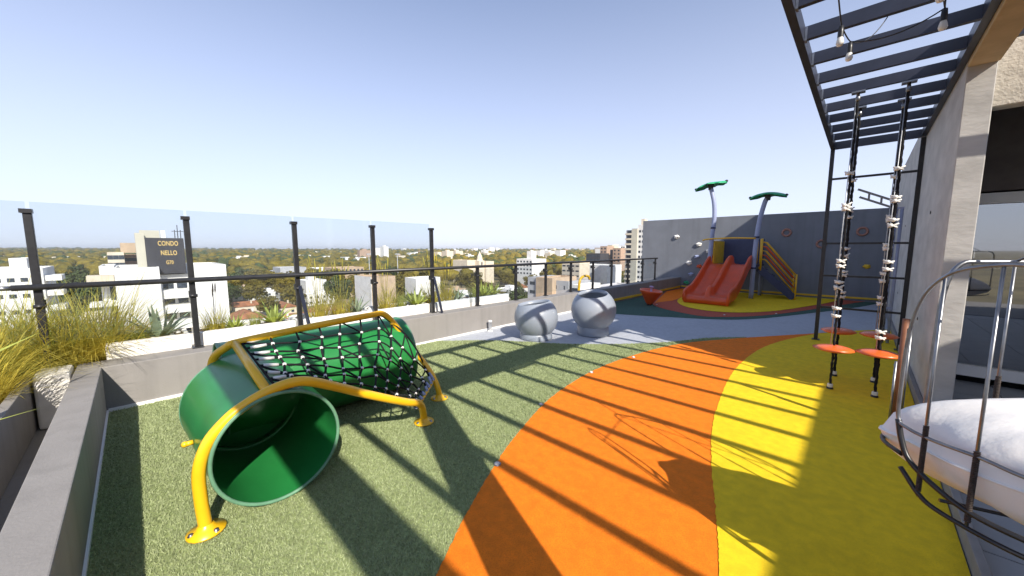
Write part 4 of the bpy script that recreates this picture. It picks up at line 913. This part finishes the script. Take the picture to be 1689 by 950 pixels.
for px, k, ki, rz in [(400, 178, 1, 0), (430, 170, 3, 0), (462, 175, 1, 1.57), (400, 225, 2, 0), (430, 215, 0, 0), (470, 220, 2, 0), (455, 140, 3, 0), (425, 132, 4, 0), (398, 150, 3, 1.57), (475, 160, 1, 0), (520, 205, 0, 0), (555, 215, 0, 1.57), (585, 205, 5, 0), (530, 160, 3, 0), (505, 148, 1, 1.57), (560, 150, 0, 1.57), (600, 165, 4, 0), (545, 260, 2, 0), (648, 165, 0, 0), (700, 230, 2, 0), (735, 175, 6, 0), (757, 165, 4, 0), (760, 205, 0, 0), (790, 190, 2, 0), (815, 185, 0, 0), (840, 200, 6, 0), (860, 170, 0, 0), (800, 150, 1, 0), (775, 140, 5, 0), (830, 145, 2, 0), (862, 130, 1, 0), (895, 210, 5, 0), (930, 175, 2, 0), (945, 190, 1, 0), (985, 190, 3, 0), (1005, 175, 1, 0), (1020, 190, 4, 0), (1000, 215, 0, 0), (1040, 160, 3, 0), (1060, 180, 1, 0), (130, 300, 0, 0), (110, 190, 1, 0)]:
    put_house(px, k, ki, rz)
tries = 0
while sum(used) < 165 and tries < 3000:
    tries += 1; px = random.uniform(-40, 1075); k = 130*(1500/130)**random.random()
    ki = random.choice([0, 0, 0, 2, 2, 1, 3, 4, 5, 6, 6]); put_house(px, k, ki, random.choice([0, 1.57, 3.14, 4.71])+random.gauss(0, .06), random.uniform(.8, 1.25))
# --- trees
def tree_proto(m, h, cr, nclump, nleaf, leaf, flat):
    t = thing('tree', 'tree', 'tree', (0, 0, 0))
    tr = MB().tube([(0, 0, -.2), (.1, 0, h*.2), (.05, .1, h*.45), (0, 0, h*.75)], [.38, .3, .22, .08], 7)
    V = []; cl = []
    for i in range(nclump):
        a = random.uniform(0, 6.28); q = random.random()**.5*cr*.75; z = h*.42+(h*.46)*random.random()*(1-(q/cr)**2*.55)
        c = np.array([math.cos(a)*q, math.sin(a)*q, z]); cl.append((c, cr*random.uniform(.28, .46)))
        if i % 3 == 0: tr.tube([(0, 0, h*.35), tuple(c*.6+np.array([0, 0, h*.12])), tuple(c)], [.16, .1, .04], 5)
    for c, r in cl:
        d = RNG.normal(size=(nleaf, 3)); d /= np.linalg.norm(d, axis=1)[:, None]; rr = r*RNG.uniform(.55, 1.08, nleaf)**.5
        p = c+d*rr[:, None]*np.array([1, 1, flat]); nrm = d+RNG.normal(0, .55, (nleaf, 3)); nrm /= np.linalg.norm(nrm, axis=1)[:, None]
        t1 = np.cross(nrm, RNG.normal(size=(nleaf, 3))); t1 /= np.linalg.norm(t1, axis=1)[:, None]; t2 = np.cross(nrm, t1); s = leaf*RNG.uniform(.6, 1.3, nleaf)[:, None]
        V.append(np.stack([p-t1*s-t2*s*.5, p+t1*s-t2*s*.3, p+t1*s*.6+t2*s*.6, p-t1*s*.5+t2*s*.7], 1))
    V = np.concatenate(V).reshape(-1, 3); nq = len(V)//4
    me = bpy.data.meshes.new('crown'); me.vertices.add(nq*4); me.vertices.foreach_set('co', V.ravel()); me.loops.add(nq*4); me.loops.foreach_set('vertex_index', np.arange(nq*4)); me.polygons.add(nq); me.polygons.foreach_set('loop_start', np.arange(0, nq*4, 4)); me.materials.append(m); me.update(calc_edges=True)
    build(tr, 'trunk', M['bark'], t); piece(me, 'crown', t, (0, 0, 0)); return t
TP = [(tree_proto(M['fol1'], 12, 5.2, 20, 130, .38, .8), 'round olive tree'), (tree_proto(M['fol2'], 11, 5.0, 18, 130, .38, .75), 'mustard autumn tree'), (tree_proto(M['fol3'], 13, 5.0, 20, 130, .38, .9), 'dense dark tree'), (tree_proto(M['fol1'], 9, 4.2, 14, 120, .34, .7), 'spreading olive tree')]
tused = [0]*4; ntree = 0
def put_tree(px, k, ki, sc, lab=None, force=False):
    global ntree
    x, y = spot(px, k)[:2]
    if not force and not free(x, y, 1.5*sc): return False
    pr, nm = TP[ki]; rz = random.uniform(0, 6.28); scv = (sc*random.uniform(.9, 1.15), sc*random.uniform(.9, 1.15), sc)
    if tused[ki] == 0: pr.location = (x, y, GZ); pr.rotation_euler.z = rz; pr.scale = scv; pr['group'] = 'trees of the town below'; o = pr
    else: o = dup(pr, (x, y, GZ), rz, scv, None, 'trees of the town below')
    if lab: o['label'] = lab
    else: note(o, px, k, nm)
    tused[ki] += 1; ntree += 1; return True
put_tree(118, 150, 2, 1.85, 'big dark green tree between the white block and the sign building', True); put_tree(145, 158, 0, 1.8, 'big olive tree just left of the sign building', True); put_tree(98, 165, 2, 1.7, 'big dark tree right behind the far left white block', True)
for px, k, ki, sc in [(690, 128, 2, 1.25), (670, 135, 2, 1.2), (600, 118, 0, 1.0), (575, 122, 0, .9), (705, 135, 0, 1.1), (420, 250, 0, 1.5), (450, 260, 1, 1.5), (480, 255, 0, 1.4), (510, 265, 1, 1.5), (395, 262, 2, 1.5), (540, 285, 0, 1.3), (650, 215, 0, 1.5), (675, 225, 1, 1.5), (700, 210, 0, 1.4), (1065, 150, 0, 1.1), (1075, 160, 2, 1.1), (1035, 150, 0, .9), (975, 165, 0, 1.0), (990, 170, 2, .9), (960, 170, 1, .8)]: put_tree(px, k, ki, sc, None, True)
tries = 0
while ntree < 298 and tries < 4000:
    tries += 1; px = random.uniform(-40, 1078); k = 150*(620/150)**random.random()
    put_tree(px, k, random.choices([0, 1, 2, 3], [5, 4, 3, 2])[0], random.uniform(.85, 1.55))
ORD = 'first second third fourth fifth sixth seventh eighth ninth tenth eleventh twelfth thirteenth fourteenth fifteenth sixteenth seventeenth eighteenth nineteenth twentieth'.split()
for (nm, dw, rg), L_ in REP.items():
    L_.sort(key=lambda q: q[0])
    for q, (px, o) in enumerate(L_):
        if len(L_) == 1: o['label'] = f'{dw} {nm} {rg}'
        else: o['label'] = f'{ORD[min(q, 19)]} from left, {dw} {nm} {rg}'
# --- the tree cover and houses too far to tell apart
def far_mass(name, n, k0, k1, m, label, hs=1.):
    ico = bpy.data.meshes.new('tmp'); import bmesh
    bm = bmesh.new(); bmesh.ops.create_icosphere(bm, subdivisions=2, radius=1); bv = np.array([v.co for v in bm.verts]); bf = np.array([[v.index for v in f.verts] for f in bm.faces]); bm.free(); bpy.data.meshes.remove(ico)
    px = RNG.uniform(-60, 1095, n); k = k0*(k1/k0)**RNG.uniform(0, 1, n)**.8; B = np.array([bearing(p, 411) for p in px]); P = B*k[:, None]; P[:, 2] = GZ
    keep = np.array([free(p[0], p[1], 3) for p in P]); P = P[keep]; n = len(P); nv = len(bv)
    rad = RNG.uniform(3.5, 6.5, n)*(1+np.linalg.norm(P[:, :2], axis=1)/2500)
    jit = 1+RNG.normal(0, .16, (n, nv)); V = bv[None]*jit[:, :, None]*rad[:, None, None]*np.array([1, 1, .8]); V += P[:, None]; V[:, :, 2] += (rad*1.05*hs)[:, None]+RNG.uniform(1, 4.5, n)[:, None]
    Fc = (bf[None]+(np.arange(n)*nv)[:, None, None]).reshape(-1)
    me = bpy.data.meshes.new(name); me.vertices.add(n*nv); me.vertices.foreach_set('co', V.ravel()); me.loops.add(len(Fc)); me.loops.foreach_set('vertex_index', Fc); me.polygons.add(len(Fc)//3); me.polygons.foreach_set('loop_start', np.arange(0, len(Fc), 3)); me.materials.append(m); me.update(calc_edges=True)
    o = bpy.data.objects.new(name, me); COL.objects.link(o); o['kind'] = 'stuff'; tag(o, label, 'trees')
far_mass('distant_trees', 3000, 300, 4200, M['fol1'], 'olive tree cover of the town out to the horizon')
far_mass('distant_trees', 2300, 300, 3000, M['fol2'], 'mustard coloured tree cover scattered through the town')
far_mass('distant_trees', 1900, 400, 5200, M['fol3'], 'dark tree cover running out to the horizon')
for nm, m, n, lb in (('distant_houses', 'twhite', 230, 'white specks of far houses among the trees to the horizon'), ('distant_houses', 'tcream', 130, 'cream specks of far houses among the trees'), ('distant_houses', 'tbrick', 50, 'brick coloured far blocks near the horizon')):
    mb = MB()
    for _ in range(n):
        px = random.uniform(-60, 1090); k = 520*(4200/520)**random.random()**.9; x, y = spot(px, k)[:2]
        if not free(x, y, 6): continue
        w = random.uniform(8, 20)*(1+k/4000); d = random.uniform(8, 22)*(1+k/4000); h = random.choice([8, 10, 12, 14, 17, 20, 26, 33] if px > 600 else [8, 9, 11, 13, 16])*random.uniform(.9, 1.1); mb.box(x-w/2, x+w/2, y-d/2, y+d/2, GZ, GZ+h)
        if random.random() < .6: mb.box(x-w*.2, x+w*.15, y-d*.2, y+d*.2, GZ+h, GZ+h+2.5)
    o = build(mb, nm, M[m], kind='stuff'); tag(o, lb, 'houses')
for px, k, lb in ((608, 240, 'slim pale lamp mast left of the fourth post'), (655, 230, 'slim pale lamp mast right of the fourth post')):
    x, y = spot(px, k)[:2]; t = thing('light_mast', lb, 'mast', (x, y, GZ), 'light masts over the trees'); h = spot(px, k, 420)[2]-GZ
    build(MB().tube([(x, y, GZ), (x, y, GZ+h)], [.35, .18], 8), 'pole', M['tgrey'], t); build(MB().box(x-.5, x+.5, y-1.4, y+1.4, GZ+h, GZ+h+.7), 'lamp_head', M['tgrey'], t)

# --- thin daytime haze over the town
hz = build(MB().box(-9500, 9500, -9500, 9500, GZ-1, 32), 'haze', M['ground'], kind='stuff'); tag(hz, 'thin pale haze lying over the far town', 'haze')
hm = bpy.data.materials.new('haze'); hm.use_nodes = True; hn = hm.node_tree; hn.nodes.remove(hn.nodes['Principled BSDF'])
pv = hn.nodes.new('ShaderNodeVolumePrincipled'); pv.inputs['Color'].default_value = (.93, .95, 1, 1); pv.inputs['Density'].default_value = .00008; pv.inputs['Anisotropy'].default_value = .2
hn.links.new(pv.outputs[0], hn.nodes['Material Output'].inputs['Volume']); hz.data.materials.clear(); hz.data.materials.append(hm)
